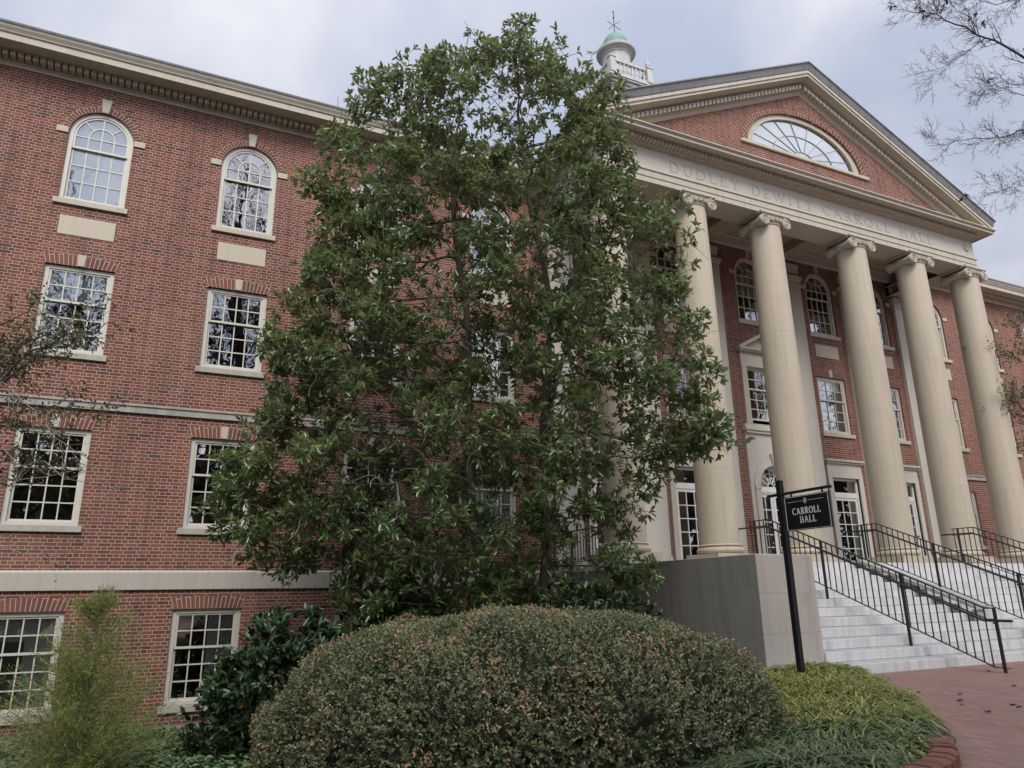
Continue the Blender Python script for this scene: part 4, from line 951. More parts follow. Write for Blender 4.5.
# ------------------------------------------------------------------ the tall magnolia before the wing
def magnolia():
    OUT = [(0.12,11.75),(-0.6,11.2),(-1.32,10.95),(-2.28,10.75),(-3.05,10.19),(-3.22,9.27),(-4.0,8.58),(-4.19,7.67),(-3.79,7.1),(-4.05,6.14),(-4.33,5.51),(-4.59,4.6),(-4.33,3.72),(-4.84,3.16),(-5.19,2.24),(-5.31,1.27),(-4.77,.66),(-3.87,.28),(-3.1,.39),(-2.9,-.36),(-2.29,-.69),(.07,-.56),(1.44,-.1),(2.68,.02),(2.43,.55),(2.2,1.07),(2.6,1.76),(3.35,2.2),(4.24,2.46),(3.58,3.21),(3.89,3.78),(3.55,4.57),(3.28,5.39),(3.64,6.22),(3.62,7.2),(2.81,7.43),(2.33,7.78),(2.71,8.46),(2.56,9.29),(2.31,10.02),(1.75,10.6),(1.1,11.3)]
    D0 = 12.7
    O = np.array(OUT)
    def edged(u, z):
        P, Q = O, np.roll(O, -1, 0); d = Q-P; t = np.clip(((np.array([u, z])-P)*d).sum(1)/(d*d).sum(1), 0, 1)
        return np.sqrt((((P+d*t[:, None])-np.array([u, z]))**2).sum(1)).min()
    pts = []
    # leafy clumps at the ends of the boughs, open air between them
    cl = []
    while len(cl) < 680:
        u, z = rng.uniform(-5.4, 4.3), rng.uniform(-.9, 12.3)
        if not inside(u, z, OUT): continue
        e = edged(u, z); wm = min(1.75, .35+.75*e); w = rng.uniform(-wm, wm)
        if e < (.16 if z < 5.5 else .30): continue
        if e > 1.0 and abs(w) < wm*.45 and rng.random() < .6: continue
        if any(((u-a)/ra)**2+((z-b)/rb)**2 < 1 for a, b, ra, rb in ((-1.25, 5.6, .6, .9), (-1.35, 7.6, .4, .6), (1.7, 2.3, .4, 1.6), (1.2, 1.0, .5, .8), (-.1, 1.3, .4, .7), (2.1, 5.2, .4, .9), (.3, 8.6, .4, .5), (-1.9, 3.0, .4, .4), (-.1, 4.0, .4, .5), (-2.6, 8.6, .4, .5), (3.0, 6.4, .45, .9), (3.0, 4.6, .3, .6))) and rng.random() < .75: continue
        if z > 7.6 and rng.random() < .30: continue
        p = W(u, z, D0, w)
        if p[1] > -.6: continue
        if cl and min(((p-q)**2).sum() for q, _ in cl) < .2**2: continue
        cl.append((p, rng.uniform(.15, .34)))
    for p, rc in cl:
        for _ in range(int(15*(rc/.25)**2)):
            q = unit(rng.normal(0, 1, 3))*rc*rng.uniform(.2, 1)**.5*np.array([1.1, 1.1, .72]); x = p+q
            if x[1] < -.3: pts.append(x)
    while len(pts) < 12300:
        u, z = rng.uniform(-5.4, 4.3), rng.uniform(-.9, 12.3)
        if inside(u, z, OUT) and (z < 7.6 or rng.random() < .75): pts.append(W(u, z, D0, rng.uniform(-1, 1)*min(1.7, .3+.7*edged(u, z))))
    print('clump points', len(pts))
    pts = [p for p in pts if p[1] < -.3]
    A = np.array(pts)
    base = W(-.05, -2.2, D0, .3)
    st1 = [W(u, z, D0, w) for u, z, w in ((-.05,-2.2,.3),(-.1,-1.6,.3),(-.2,-1,.3),(-.35,-.4,.3),(-.5,.2,.25),(-.65,.8,.2),(-.75,1.5,.2),(-.78,2.2,.15),(-.78,3,.1),(-.8,3.8,.1),(-.8,4.6,.1),(-.85,5.4,.05),(-1.0,6.2,.0),(-1.08,7,.0),(-1.1,7.8,0),(-1.2,8.6,0))]
    st2 = [W(u, z, D0, w) for u, z, w in ((.12,-1.5,.25),(.28,-.9,.2),(.42,-.2,.2),(.52,.5,.15),(.55,1.3,.1),(.5,2.1,.1),(.55,2.9,.05),(.62,3.7,0),(.7,4.5,0),(.75,5.3,0),(.62,6.1,0),(.45,6.9,-.05),(.35,7.7,-.1),(.3,8.5,-.1),(.2,9.3,-.1))]
    st3 = [W(u, z, D0, w) for u, z, w in ((.95,4.2,.2),(1.3,5.0,.3),(1.6,5.8,.35),(1.75,6.6,.35),(1.8,7.4,.3))]
    N, par = colonize(A, [(st1, None), (st2, 1), (st3, 16+6)], step=.2, kill=.27, infl=1.1, iters=150)
    mb, r, kids, tips = skeleton_mesh(N, par, .0055, 2.35, .17, 6)
    tree = tag(empty('magnolia_tree', tuple(W(-.05, -2.2, D0, .3))), 'tall glossy evergreen tree with two dark stems standing before the brick wing', 'tree')
    inv = Matrix.Translation(-Vector(W(-.05, -2.2, D0, .3)))
    o = mb.build('trunk', M['bark'], tree, smooth=True); o.matrix_parent_inverse = inv
    par = np.array(par); dirs = np.zeros_like(N); ok = par >= 0; dirs[ok] = unit(N[ok]-N[par[ok]])
    # every leafy shoot ends in a whorl of leaves
    near = np.concatenate([((A[k:k+400, None]-N[None])**2).sum(2).argmin(1) for k in range(0, len(A), 400)])
    sh = MB(); keep = np.sqrt(((A-N[near])**2).sum(1)) < .9
    for a, b in zip(A[keep], N[near][keep]): sh.tube([b, (a+b)/2+rng.normal(0, .02, 3), a], [.006, .005, .004], 3, cap=False)
    o = sh.build('shoots', M['bark'], tree); o.matrix_parent_inverse = inv; kind(o, 'stuff')
    d = unit(A[keep]-N[near][keep])+rng.normal(0, .3, (keep.sum(), 3))+np.array([0, 0, .3])
    v1, f1 = rosettes(A[keep], d, 6, .140, .050, up_bias=1.1)
    T = np.array([i for i in range(len(N)) if r[i] < .0095]); T = T[rng.random(len(T)) < .3]
    v2, f2 = rosettes(N[T], dirs[T]+rng.normal(0, .35, (len(T), 3)), 5, .135, .048); f1 = np.vstack([f1, f2+len(v1)]); v1 = np.vstack([v1, v2])
    # pale drooping dead twigs inside the crown
    tw = MB(); src = rng.choice(np.where((r > .008) & (r < .03))[0], 420)
    for i in src:
        p = N[i].copy(); q = [p.copy()]; dd = unit(rng.normal(0, 1, 3)-FH*.6)
        for k in range(int(rng.integers(4, 8))): dd = unit(dd+rng.normal(0, .3, 3)+np.array([0, 0, -.16])); p = p+dd*.14; q.append(p.copy())
        tw.tube(q, [.009-.0055*k/len(q) for k in range(len(q))], 4, cap=False)
    o = tw.build('dead_twigs', M['twig'], tree); o.matrix_parent_inverse = inv; kind(o, 'stuff')
    o = link('crown', np_mesh('crown', v1, f1, M['mag'], True), tree); o.matrix_parent_inverse = inv
    print('magnolia nodes', len(N), 'leaves', len(f1)//2)
magnolia()
def broad_shrub(name, cu, D, w0, zb, zt, ru, rw, n, label, L=.15, Wd=.055, mat='magdark', per=8, skew=0.):
    base = W(cu, zb, D, w0); root = tag(empty(name, tuple(base)), label, 'shrub'); inv = Matrix.Translation(-Vector(base))
    A = []
    while len(A) < n:
        a = rng.uniform(-1, 1, 3)
        if (a**2).sum() > 1: continue
        z = zb+(zt-zb)*(.5+.5*a[2]); k = 1-.55*max(0, (z-zb)/(zt-zb)-.45)
        u = cu+a[0]*ru*k+skew*(z-zb); q = W(u, z+.18*math.sin(3*u), D, w0+a[1]*rw*k)
        if math.sin(4.1*u+1.3*z)*math.sin(3.7*z+2*u+a[1]*3) > .18: continue
        A.append(q)
    A = np.array(A); st = [[W(cu+rng.uniform(-.2, .2)*k, zb+.25*k, D, w0+rng.uniform(-.15, .15)*k) for k in range(4)] for _ in range(3)]
    N, par = colonize(A, [(st[0], None), (st[1], None), (st[2], None)], .14, .2, 1.2, 70)
    mb, r, kids, tips = skeleton_mesh(N, par, .005, 2.3, .05, 5); o = mb.build('stem', M['bark'], root); o.matrix_parent_inverse = inv
    cen = W(cu, (zb+zt)/2, D, w0); v, f = rosettes(A, unit(A-cen)*.6+rng.normal(0, .35, A.shape)+np.array([0, 0, .5]), per, L, Wd)
    o = link('foliage', np_mesh('foliage', v, f, M[mat], True), root); o.matrix_parent_inverse = inv
broad_shrub('magnolia_shrub', -4.05, 11.2, .2, -2.25, -.1, 1.15, .9, 760, 'dark glossy broadleaf shrub against the wall between the clipped hedge and the basement window', skew=.45)
broad_shrub('magnolia_shrub', -1.9, 12.2, .3, -2.2, .1, 1.3, .9, 900, 'dark low broadleaf shrub under the tall tree right behind the crest of the clipped hedge')
broad_shrub('magnolia_shrub', 1.3, 11.9, .1, -2.0, .25, 1.25, .8, 800, 'dark low broadleaf shrub in front of the side of the stone cheek wall')

# ------------------------------------------------------------------ clipped boxwood hedge
def hedge():
    C0 = W(.02, -1.85, 8.1); root = tag(empty('clipped_hedge', tuple(C0)), 'large rounded clipped boxwood hedge with dry tan tips in the foreground', 'hedge'); inv = Matrix.Translation(-Vector(C0))
    a, b, c, e = 2.56, 1.8, 1.64, 2.7
    ph = rng.uniform(0, 6, 9)
    def surf(n, zmin=-.25):
        d = unit(rng.normal(0, 1, (n*2, 3))); d = d[d[:, 2] > zmin][:n]
        k = (np.abs(d[:, 0])**e+np.abs(d[:, 1])**e+np.abs(d[:, 2])**e)**(-1/e)
        q = d*k[:, None]; s = q*np.array([a, b, c])
        bump = .04*np.sin(3.1*s[:, 0]+ph[0])*np.sin(3.7*s[:, 2]+ph[1]+s[:, 1])+.035*np.sin(7*s[:, 0]+ph[2])*np.sin(6*s[:, 1]+ph[3])+.03*np.sin(9*s[:, 2]+ph[4]+5*s[:, 0])
        tilt = np.stack([np.zeros(len(s)), np.zeros(len(s)), .01*s[:, 0]], 1)
        nn = unit(np.sign(q)*np.abs(q)**(e-1)/np.array([a, b, c])); return s*(1+bump[:, None]*.55)+tilt, nn, q
    def world(s): return C0+s[:, :1]*RH+(s[:, 1:2]-.06*np.maximum(s[:, :1], 0)**2)*FH+s[:, 2:]*np.array([0, 0, 1])
    # dense dark interior
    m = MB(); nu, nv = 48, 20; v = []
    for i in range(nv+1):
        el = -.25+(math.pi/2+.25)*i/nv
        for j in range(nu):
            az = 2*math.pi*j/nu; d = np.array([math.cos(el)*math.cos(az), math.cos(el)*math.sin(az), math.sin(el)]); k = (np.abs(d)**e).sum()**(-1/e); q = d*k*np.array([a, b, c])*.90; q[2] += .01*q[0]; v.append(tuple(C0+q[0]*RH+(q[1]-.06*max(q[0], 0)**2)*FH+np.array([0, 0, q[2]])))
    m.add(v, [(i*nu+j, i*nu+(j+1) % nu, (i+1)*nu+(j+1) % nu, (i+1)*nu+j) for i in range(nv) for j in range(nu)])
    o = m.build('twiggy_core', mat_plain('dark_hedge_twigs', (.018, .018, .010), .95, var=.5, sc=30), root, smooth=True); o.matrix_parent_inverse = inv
    def sprigs(n, per, L, depth, mat, name, sel=None, spread=.9):
        s, nn, q = surf(n)
        vis = (nn[:, 1] < .55)
        if sel is not None: vis &= sel(s, nn)
        s, nn = s[vis], nn[vis]
        P = world(s); NW = nn[:, :1]*RH+nn[:, 1:2]*FH+nn[:, 2:]*np.array([0, 0, 1])
        off = rng.uniform(*depth, len(P))[:, None]; ax = unit(NW+rng.normal(0, .45, P.shape)+np.array([0, 0, .25])); P = P+NW*off
        c_ = np.repeat(P, per, 0); A = np.repeat(ax, per, 0); tt = np.tile(np.linspace(-.05, .035, per), len(P))[:, None]
        rr = unit(np.cross(A, rng.normal(0, 1, A.shape))); d = A*.55+rr*spread
        vv, ff = small_leaves(c_+A*tt, d, unit(A+rng.normal(0, .4, A.shape)), L*rng.uniform(.7, 1.25, len(c_)), L*.55)
        o = link(name, np_mesh(name, vv, ff, mat), root); o.matrix_parent_inverse = inv; return len(ff)
    k = sprigs(26000, 9, .034, (-.13, .02), M['box'], 'foliage')
    k += sprigs(21000, 6, .030, (-.02, .05), M['boxtop'], 'new_growth', lambda s, nn: (rng.random(len(s)) < np.clip((nn[:, 2]-.0)*1.5, .06, 1)))
    f1 = lambda s, nn: (np.sin(2.9*s[:, 0]+1)*np.sin(4.3*s[:, 1]+2.0*s[:, 2])+.6*np.sin(8*s[:, 0]+3*s[:, 2]) > .25) & (rng.random(len(s)) < np.clip(nn[:, 2]*1.0, .12, .7))
    k += sprigs(9000, 4, .040, (.0, .055), M['dry'], 'dry_tips', f1)
    print('hedge leaves', k)
hedge()

# ------------------------------------------------------------------ strap-leaf ground cover, ivy, sapling
def lily_turf():
    def tufts(cond, n, mat, name, L0):
        V, F = [], []; cnt = 0
        T = []
        while len(T) < n:
            x, y = rng.uniform(-13.2, -6.3), rng.uniform(-12.9, -7.6)
            if inside(x, y, BEDP) and edge_dist(x, y) > (.04 if y > -11 else .2) and cond(x, y): T.append((x, y))
        for x, y in T:
            z = gz(x, y); m = 34; az = rng.uniform(0, 2*np.pi, m); L = rng.uniform(.6, 1.15, m)*L0; le = rng.uniform(.45, 1.35, m); L = L*(.5 if edge_dist(x, y) < .22 else .75 if edge_dist(x, y) < .5 else 1)
            b = np.stack([x+rng.normal(0, .035, m), y+rng.normal(0, .035, m), np.full(m, z-.02)], 1); h = np.stack([np.cos(az), np.sin(az), np.zeros(m)], 1); s = np.stack([-np.sin(az), np.cos(az), np.zeros(m)], 1)*.0085
            rows = []
            for t, wd in ((0, .8), (.35, 1.), (.7, .85), (1, .15)):
                c_ = b+h*(L*le*t**1.25)[:, None]+np.array([0, 0, 1])*(L*(t*1.0-t*t*(.42+.60*le)))[:, None]; rows += [c_-s*wd, c_+s*wd]
            V.append(np.stack(rows, 1).reshape(-1, 3)); k = np.arange(m)[:, None, None]*8+cnt*0
            f = (np.array([[0,1,3,2],[2,3,5,4],[4,5,7,6]])[None]+k).reshape(-1, 4)+sum(len(q) for q in V[:-1]); F.append(f)
        o = link(name, np_mesh(name, np.vstack(V), np.vstack(F), mat)); return o
    far = lambda x, y: (x*.9-y*.43 > -4.9) 
    o = tufts(lambda x, y: (x+9.2)*.9-(y+9.8)*.43 > -.9 and (y > -11.4 or rng.random() < .35), 430, M['lily'], 'lily_turf', .46)
    kind(o, 'stuff'); tag(o, 'yellow green strap leaved ground cover filling the bed around the sign post', 'ground cover')
    o = tufts(lambda x, y: y < -11.0 and x > -12.3, 120, M['lilyblue'], 'lily_turf', .48)
    kind(o, 'stuff'); tag(o, 'blue green strap leaved ground cover drooping over the brick edging', 'ground cover')
lily_turf()
def ivy():
    P = []
    while len(P) < 15000:
        u, D = rng.uniform(-8.5, -.5), rng.uniform(7.2, 14)
        p = W(u, 0, D)
        if p[1] < -.35 and inside(p[0], p[1], BEDP): P.append((p[0], p[1], gz(p[0], p[1])+rng.uniform(.02, .17)+.05*math.sin(p[0]*5)*math.sin(p[1]*4)))
    P = np.array(P); az = rng.uniform(0, 2*np.pi, len(P)); d = np.stack([np.cos(az), np.sin(az), rng.uniform(-.4, .35, len(P))], 1)
    v, f = leaves(P, d, np.array([0, 0, 1.])+rng.normal(0, .3, P.shape), rng.uniform(.06, .11, len(P)), .06, .15)
    o = link('ground_ivy', np_mesh('ground_ivy', v, f, M['ivy'], True)); kind(o, 'stuff'); tag(o, 'bright green leafy ground cover between the brick wall and the clipped hedge', 'ground cover')
ivy()
def feathery(cu=-5.58, D=10.2, zb=-2.35, H=2.45):
    base = W(cu, zb, D); root = tag(empty('feathery_sapling', tuple(base)), 'young wispy yellow green conifer sapling before the basement windows', 'tree'); inv = Matrix.Translation(-Vector(base))
    mb = MB(); P, Dn, Ln = [], [], []
    stem = [base+np.array([.04*math.sin(k*.9), .04*math.cos(k*.7), H*k/12]) for k in range(13)]; mb.tube(stem, [.022-.0016*k for k in range(13)], 5)
    for i in range(400):
        t = rng.uniform(.02, .97)**1.7; s = base+np.array([0, 0, H*t]); az = rng.uniform(0, 2*np.pi); Lb = (1.3*(1-t)**.7+.06)*rng.uniform(.65, 1.12); el = rng.uniform(.15, .95)
        d = np.array([math.cos(az)*math.cos(el), math.sin(az)*math.cos(el), math.sin(el)]); p = s.copy(); q = [p.copy()]; m = 9
        for k in range(m):
            d = unit(d+rng.normal(0, .10, 3)+np.array([0, 0, .03])); p = p+d*Lb/m; q.append(p.copy())
            for _ in range((6 if k > 1 else 2) if t < .6 else 3):
                pd = unit(d+rng.normal(0, .62, 3)); l = rng.uniform(.05, .15)*(1-.3*k/m)
                pp = p+rng.normal(0, .012, 3)
                for z in range(3):
                    P.append(pp.copy()); Dn.append(unit(pd+rng.normal(0, .25, 3))); Ln.append(l*.6); pp = pp+pd*l*.38
        mb.tube(q, [.006-.0045*k/m for k in range(m+1)], 4, cap=False)
    o = mb.build('stem', M['twig'], root); o.matrix_parent_inverse = inv
    P, Dn, Ln = np.array(P), np.array(Dn), np.array(Ln); v, f = small_leaves(P, Dn, rng.normal(0, 1, P.shape), Ln, .0075)
    o = link('foliage', np_mesh('foliage', v, f, M['feather']), root); o.matrix_parent_inverse = inv
feathery()

# ------------------------------------------------------------------ branches reaching in from trees beside the view
def wander(p, q, n=8, j=.05):
    p, q = np.array(p), np.array(q); o = [p+(q-p)*k/n+(rng.normal(0, j, 3)*math.sin(math.pi*k/n) if 0 < k < n else 0) for k in range(n+1)]; return o
def twiggy(mb, line, r0, r1, depth, lens, spread=.75, gather=None, up=.0):
    n = len(line); mb.tube(line, [r0+(r1-r0)*k/(n-1) for k in range(n)], 5 if r0 > .012 else 4, cap=False)
    if gather is not None and depth <= 1: gather += [(np.array(p), unit(np.array(line[min(k+1, n-1)])-np.array(line[max(k-1, 0)]))) for k, p in enumerate(line) if k > 1]
    if depth == 0: return
    L = sum(np.linalg.norm(np.array(a)-np.array(b)) for a, b in zip(line, line[1:])); m = max(2, int(L/lens[1]))
    for i in range(m):
        t = rng.uniform(.12, 1.0); k = min(n-2, int(t*(n-1))); a, b = np.array(line[k]), np.array(line[k+1]); f = t*(n-1)-k; p = a+(b-a)*f; d = unit(b-a)
        dd = unit(d*.75+unit(np.cross(d, rng.normal(0, 1, 3)))*spread+np.array([0, 0, up])); l = lens[0]*rng.uniform(.4, 1.1); pts = [p]
        for _ in range(5): dd = unit(dd+rng.normal(0, .10, 3)+np.array([0, 0, up*.3])); pts.append(pts[-1]+dd*l/5)
        rr = max(.0028, (r0+(r1-r0)*t)*.5); twiggy(mb, pts, rr, max(.0018, rr*.4), depth-1, (lens[0]*.5, lens[1]*.5), spread, gather, up)
def bare_oak():
    D = 13.; base = W(15.2, GZ, D, 1.); root = tag(empty('bare_oak_tree', tuple(base)), 'bare winter tree whose twiggy branches reach over the steps with a few dead leaves', 'tree'); inv = Matrix.Translation(-Vector(base))
    k = D/14; S_ = lambda u, z, w=0: W(u*k, z*k, D, w)
    mb = MB(); tr = [base, W(15.1, 2.5, D, 1), W(14.9, 6, D, .8), W(14.6, 9.5, D, .6), W(14.3, 13, D, .4), W(14.2, 16, D, .2)]; mb.tube(tr, [.32, .27, .23, .19, .13, .07], 10)
    main = mb.build('trunk', M['bark'], root, smooth=True); main.matrix_parent_inverse = inv
    br = MB(); G = []
    def limb(pts, r0, r1, depth=3, lens=(.66, .19)):
        q = []
        for a, b in zip(pts, pts[1:]): q += wander(a, b, 4, .03)[:-1]
        q.append(np.array(pts[-1])); twiggy(br, q, r0, r1, depth, lens, .7, G, .04)
    limb([W(14.6, 9.5, D, .6), S_(13.2, 11.0, .4), S_(11.84, 11.77, .1), S_(11.03, 12.18), S_(10.17, 12.56, -.1), S_(9.86, 12.76, -.1), S_(8.93, 12.82, -.2)], .036, .004)
    limb([S_(11.03, 12.18), S_(10.5, 11.8, .1), S_(10.0, 11.48, .1), S_(9.04, 11.30, .2)], .011, .003)
    limb([S_(11.14, 12.17, .2), S_(11.0, 12.8, .2), S_(10.7, 13.4, .3), S_(10.3, 14.2, .3)], .012, .004)
    limb([W(14.5, 11, D, .5), S_(13.2, 12.7, -.2), S_(12.12, 13.1, -.3), S_(11.12, 12.7, -.4), S_(10.5, 12.9, -.4)], .022, .004)
    limb([W(14.9, 7, D, .8), S_(13.2, 8.9, .3), S_(12.2, 9.5), S_(11.41, 9.72), S_(10.7, 9.45, -.1), S_(9.93, 9.34, -.2), S_(9.1, 9.2, -.2)], .024, .004)
    limb([S_(12.4, 9.6, .1), S_(11.6, 10.6), S_(11.0, 10.65, -.2), S_(10.45, 10.8, -.2)], .013, .003)
    limb([W(14.9, 6.2, D, .8), S_(13, 8.0, .5), S_(12, 8.35, .3), S_(11.3, 8.6, .2), S_(10.6, 8.3, .2)], .016, .003)
    limb([S_(12.4, 10.4, .2), S_(11.9, 11.1, .2), S_(11.4, 11.3, .4), S_(10.9, 11.2, .4)], .012, .003)
    limb([W(14.4, 12, D, .4), S_(13, 14.2, .2), S_(11.6, 14.8), S_(10.2, 14.9), S_(9, 14.6)], .026, .004)
    o = br.build('branches', M['darktwig'], root); o.matrix_parent_inverse = inv
    idx = rng.choice(len(G), 12); P = np.array([G[i][0] for i in idx]); P = np.repeat(P, 3, 0)+rng.normal(0, .04, (36, 3)); d = rng.normal(0, .6, P.shape)+np.array([0, 0, -.9])
    v, f = leaves(P, d, rng.normal(0, 1, P.shape), rng.uniform(.09, .15, len(P)), .05, .5, .4); o = link('dead_leaves', np_mesh('dead_leaves', v, f, M['litter']), root); o.matrix_parent_inverse = inv; kind(o, 'stuff')
bare_oak()
def leafy_side_tree(name, label, base, trunk, limbs, nleaf, L, mat, jit, depth=2, lens=(.6, .13)):
    root = tag(empty(name, tuple(base)), label, 'tree'); inv = Matrix.Translation(-Vector(base)); mb = MB(); G = []
    mb.tube(trunk, [.11-.08*k/(len(trunk)-1) for k in range(len(trunk))], 8); o = mb.build('trunk', M['bark'], root, smooth=True); o.matrix_parent_inverse = inv
    br = MB()
    for pts, r0, r1 in limbs:
        q = []
        for a, b in zip(pts, pts[1:]): q += wander(a, b, 4, jit)[:-1]
        q.append(np.array(pts[-1])); twiggy(br, q, r0, r1, depth, lens, .8, G, .02)
    o = br.build('branches', M['darktwig'], root); o.matrix_parent_inverse = inv
    sel = rng.integers(0, len(G), nleaf); P = np.array([G[i][0] for i in sel])+rng.normal(0, .035, (nleaf, 3)); dd = np.array([G[i][1] for i in sel])+rng.normal(0, .7, (nleaf, 3))+np.array([0, 0, -.25])
    v, f = leaves(P, dd, np.array([0, 0, 1.])+rng.normal(0, .5, P.shape), rng.uniform(.7, 1.2, nleaf)*L, L*.45, .25, .2); o = link('crown', np_mesh('crown', v, f, M[mat], True), root); o.matrix_parent_inverse = inv
Dd = 9.
leafy_side_tree('small_dogwood_tree', 'olive and russet leaved tree reaching in from the left before the brick wing', W(-8.2, -2.0, Dd), [W(-8.2, -2.0, Dd), W(-8.1, 0, Dd), W(-8.0, 1.4, Dd), W(-7.9, 2.8, Dd), W(-7.8, 4, Dd)],
    [([W(-8.0, 1.4, Dd), W(-7.0, 2.1, Dd, -.1), W(-6.4, 2.9, Dd, -.1), W(-5.9, 3.35, Dd), W(-5.25, 3.6, Dd, .1)], .03, .005),
     ([W(-7.9, 2.4, Dd), W(-7.1, 3.0, Dd, .2), W(-6.5, 3.35, Dd, .2), W(-5.8, 3.6, Dd, .2)], .025, .005),
     ([W(-7.9, 2.8, Dd), W(-7.0, 3.5, Dd, .1), W(-6.3, 3.8, Dd, .1)], .02, .004),
     ([W(-8.1, .8, Dd), W(-7.1, 1.7, Dd), W(-6.5, 2.2, Dd), W(-5.9, 2.45, Dd, .1), W(-5.5, 2.3, Dd, .1)], .02, .004),
     ([W(-7.9, 2.0, Dd), W(-7.0, 2.7, Dd, .3), W(-6.5, 3.1, Dd, .3), W(-6.0, 3.2, Dd, .4)], .02, .004), ([W(-8.0, 1.0, Dd), W(-7.2, 1.5, Dd, .3), W(-6.6, 1.75, Dd, .3), W(-6.1, 1.9, Dd, .4)], .018, .004)], 4200, .062, 'dog', .03, 2, (.5, .13))
leafy_side_tree('small_dogwood_tree', 'small russet leaved tree at the far right edge before the right wing', W(18.6, GZ, 22.), [W(18.6, GZ, 22.), W(18.6, 2, 22.), W(18.5, 5, 22.), W(18.4, 7.5, 22.)],
    [([W(18.5, 4.5, 22.), W(17.4, 5.6, 22.), W(16.4, 6.6, 22.), W(15.8, 7.2, 22.)], .05, .008), ([W(18.5, 4, 22.), W(17.2, 4.8, 22., .3), W(16.2, 5.3, 22., .3), W(15.4, 5.6, 22.)], .05, .008),
     ([W(18.5, 3.2, 22.), W(17.3, 3.7, 22.), W(16.3, 4.1, 22.)], .04, .008), ([W(18.5, 5.5, 22.), W(17.4, 7, 22.), W(16.6, 8.2, 22.)], .04, .008)], 3800, .10, 'dog', .06, 2, (1.1, .2))
# thin bare twigs crossing the wall at the left
tw = MB(); root = tag(empty('bare_twig_shrub', tuple(W(-7.9, -2.1, 8.4))), 'thin bare twigs with few leaves arching across the left basement and first floor windows', 'shrub'); G = []
for a, b, c_ in (((-7.9,-2.1),(-6.9,1.0),(-5.0,1.6)), ((-7.9,-2.1),(-7.0,2.0),(-4.6,1.25)), ((-7.8,-2.1),(-6.6,.6),(-5.2,.5)), ((-7.9,-2.1),(-6.2,2.6),(-5.2,1.7))):
    q = wander(W(*a, 8.4), W(*b, 8.4, .1), 6, .05)[:-1]+wander(W(*b, 8.4, .1), W(*c_, 8.4, .2), 8, .05); twiggy(tw, q, .011, .003, 1, (.4, .2), .7, G, .0)
o = tw.build('branches', M['twig'], root); o.matrix_parent_inverse = Matrix.Translation(-Vector(W(-7.9, -2.1, 8.4)))
sel = rng.integers(0, len(G), 260); P = np.array([G[i][0] for i in sel])+rng.normal(0, .02, (260, 3)); v, f = leaves(P, rng.normal(0, 1, P.shape), np.array([0, 0, 1.])+rng.normal(0, .4, P.shape), .045, .022)
o = link('foliage', np_mesh('foliage', v, f, M['dog'], True), root); o.matrix_parent_inverse = Matrix.Translation(-Vector(W(-7.9, -2.1, 8.4)))

# ------------------------------------------------------------------ trees across the lawn, seen mirrored in the window panes
def far_tree(pos, H, seed):
    root = tag(empty('bare_shade_tree', pos), 'tall bare shade tree across the lawn, mirrored dark in the window panes', 'tree', 'bare trees mirrored in the panes')
    mb = MB(); old = None
    tr = wander((0, 0, 0), (rng.normal(0, .6), rng.normal(0, .6), H*.72), 8, .15); mb.tube(tr, [.5-.05*k for k in range(9)], 8)
    o = mb.build('trunk', M['bark'], root)
    br = MB()
    for k in range(16):
        t = .28+.7*k/16; i = min(7, int(t*8)); p = np.array(tr[i])+(np.array(tr[i+1])-np.array(tr[i]))*(t*8-i); az = k*2.4+rng.normal(0, .4); el = rng.uniform(.35, .95)+.3*t
        L = H*.36*(1.15-.55*t); q = p+np.array([math.cos(az)*math.cos(el), math.sin(az)*math.cos(el), math.sin(el)])*L
        twiggy(br, wander(p, q, 7, .25), .17*(1.2-t), .04, 2, (L*.55, .6), .75, None, .1)
    o = br.build('branches', M['darktwig'], root); return root
def evergreen(pos, H, rad, n, label):
    root = tag(empty('evergreen_tree', pos), label, 'tree'); MB().tube([(0, 0, -.5), (.05, 0, H*.4), (0, .05, H*.85)], [.22, .16, .05], 8).build('trunk', M['bark'], root)
    P = unit(rng.normal(0, 1, (n, 3)))*rng.uniform(.55, 1, (n, 1))*np.array([rad, rad, H*.5])+np.array([0, 0, H*.54]); k = np.sin(P[:, 0]*2.1+1)*np.sin(P[:, 2]*1.9)*np.sin(P[:, 1]*2.3+2) < .22; P = P[k]
    v, f = leaves(P, rng.normal(0, 1, P.shape), np.array([0, 0, 1.])+rng.normal(0, .6, P.shape), rng.uniform(.3, .6, len(P)), .26, .2); link('crown', np_mesh('crown', v, f, M['magdark'], True), root)
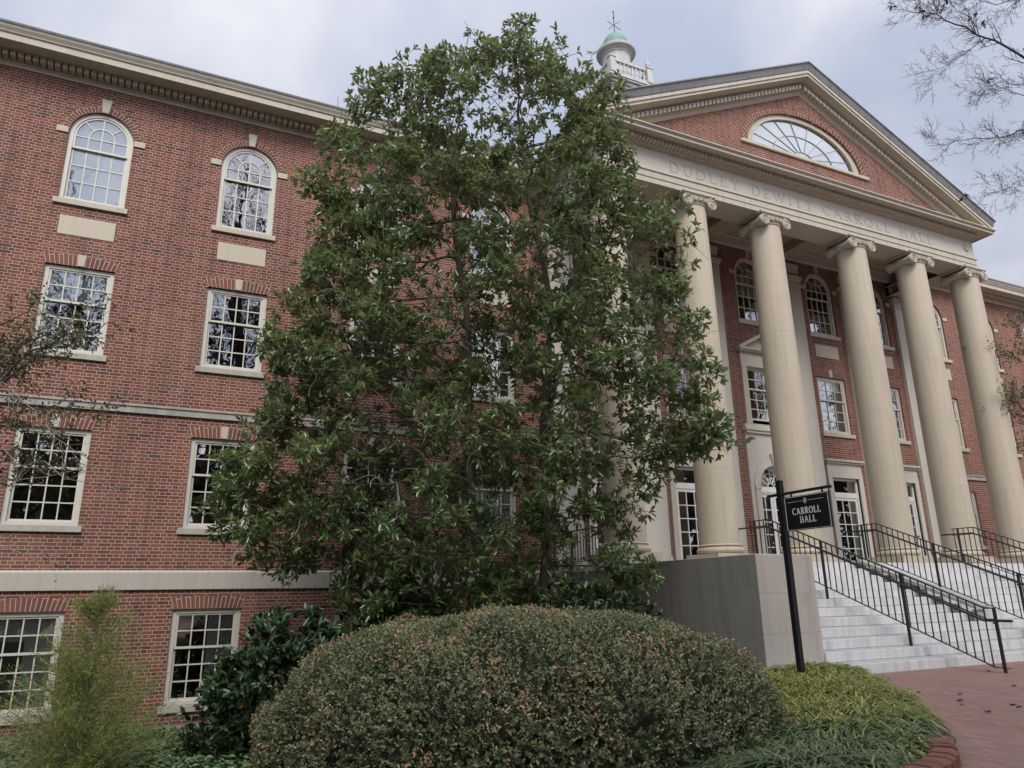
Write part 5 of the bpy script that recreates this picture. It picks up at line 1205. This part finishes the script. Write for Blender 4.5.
evergreen((-23.5, -9.5, GZ-.8), 8.5, 3.0, 4200, 'dense dark evergreen tree just left of the view, mirrored in the lower left panes')
evergreen((-21, -19.5, GZ-.4), 7.5, 3.2, 4200, 'dense dark evergreen tree behind the photographer, mirrored in the lower panes')
ft = far_tree((-21, -25, GZ), 26, 1)
for x, y, s, rz in ((-12.5, -24, .95, 1.2), (-3, -29, 1.1, 2.6), (15, -31, 1., 4.1), (31, -36, 1.08, 5.2), (43, -22, 1., .6), (-31, -32, 1.05, 3.3)):
    o = copy_tree(ft); o.location = (x, y, GZ); o.rotation_euler = (0, 0, rz); o.scale = (s*1.22, s*1.22, s*1.22)
def tree_line():
    P = []
    n = 9000; x = rng.uniform(-70, 90, n); h = 17.5+2.5*np.sin(x*.21+1)+1.6*np.sin(x*.53); z = GZ+rng.uniform(0, 1, n)**.7*h; y = -52+rng.normal(0, 1.8, n)
    P = np.stack([x, y, z], 1); v, f = leaves(P, rng.normal(0, 1, P.shape), rng.normal(0, 1, P.shape), rng.uniform(1.0, 2.2, n), 1.1)
    o = link('tree_line', np_mesh('tree_line', v, f, M['magdark'])); kind(o, 'stuff'); tag(o, 'dark far wood across the lawn, mirrored in the lower window panes', 'wood')
tree_line()

# ------------------------------------------------------------------ fallen leaves on the paving
lf = None; k = 0
while k < 46:
    x, y = rng.uniform(-9.5, 1.5), rng.uniform(-12, -7.6)
    if inside(x, y, BEDP) or edge_dist(x, y) < .2: continue
    if lf is None:
        v, f = leaves(np.array([[-.04, 0, .006]]), np.array([[1., 0, .05]]), np.array([[0, 0, 1.]]), .095, .06, .22, .05); lf = link('fallen_leaf', np_mesh('fallen_leaf', v, f, M['litter'])); o = lf
        tag(lf, 'dry brown fallen leaf lying on the brick paving before the steps', 'fallen leaf', 'fallen leaves on the paving')
    else: o = lf.copy(); C.objects.link(o)
    o.location = (x, y, GZ+.004); s = rng.uniform(.6, 1.3); o.rotation_euler = (rng.normal(0, .15), rng.normal(0, .15), rng.uniform(0, 6.3)); o.scale = (s, s, s); k += 1
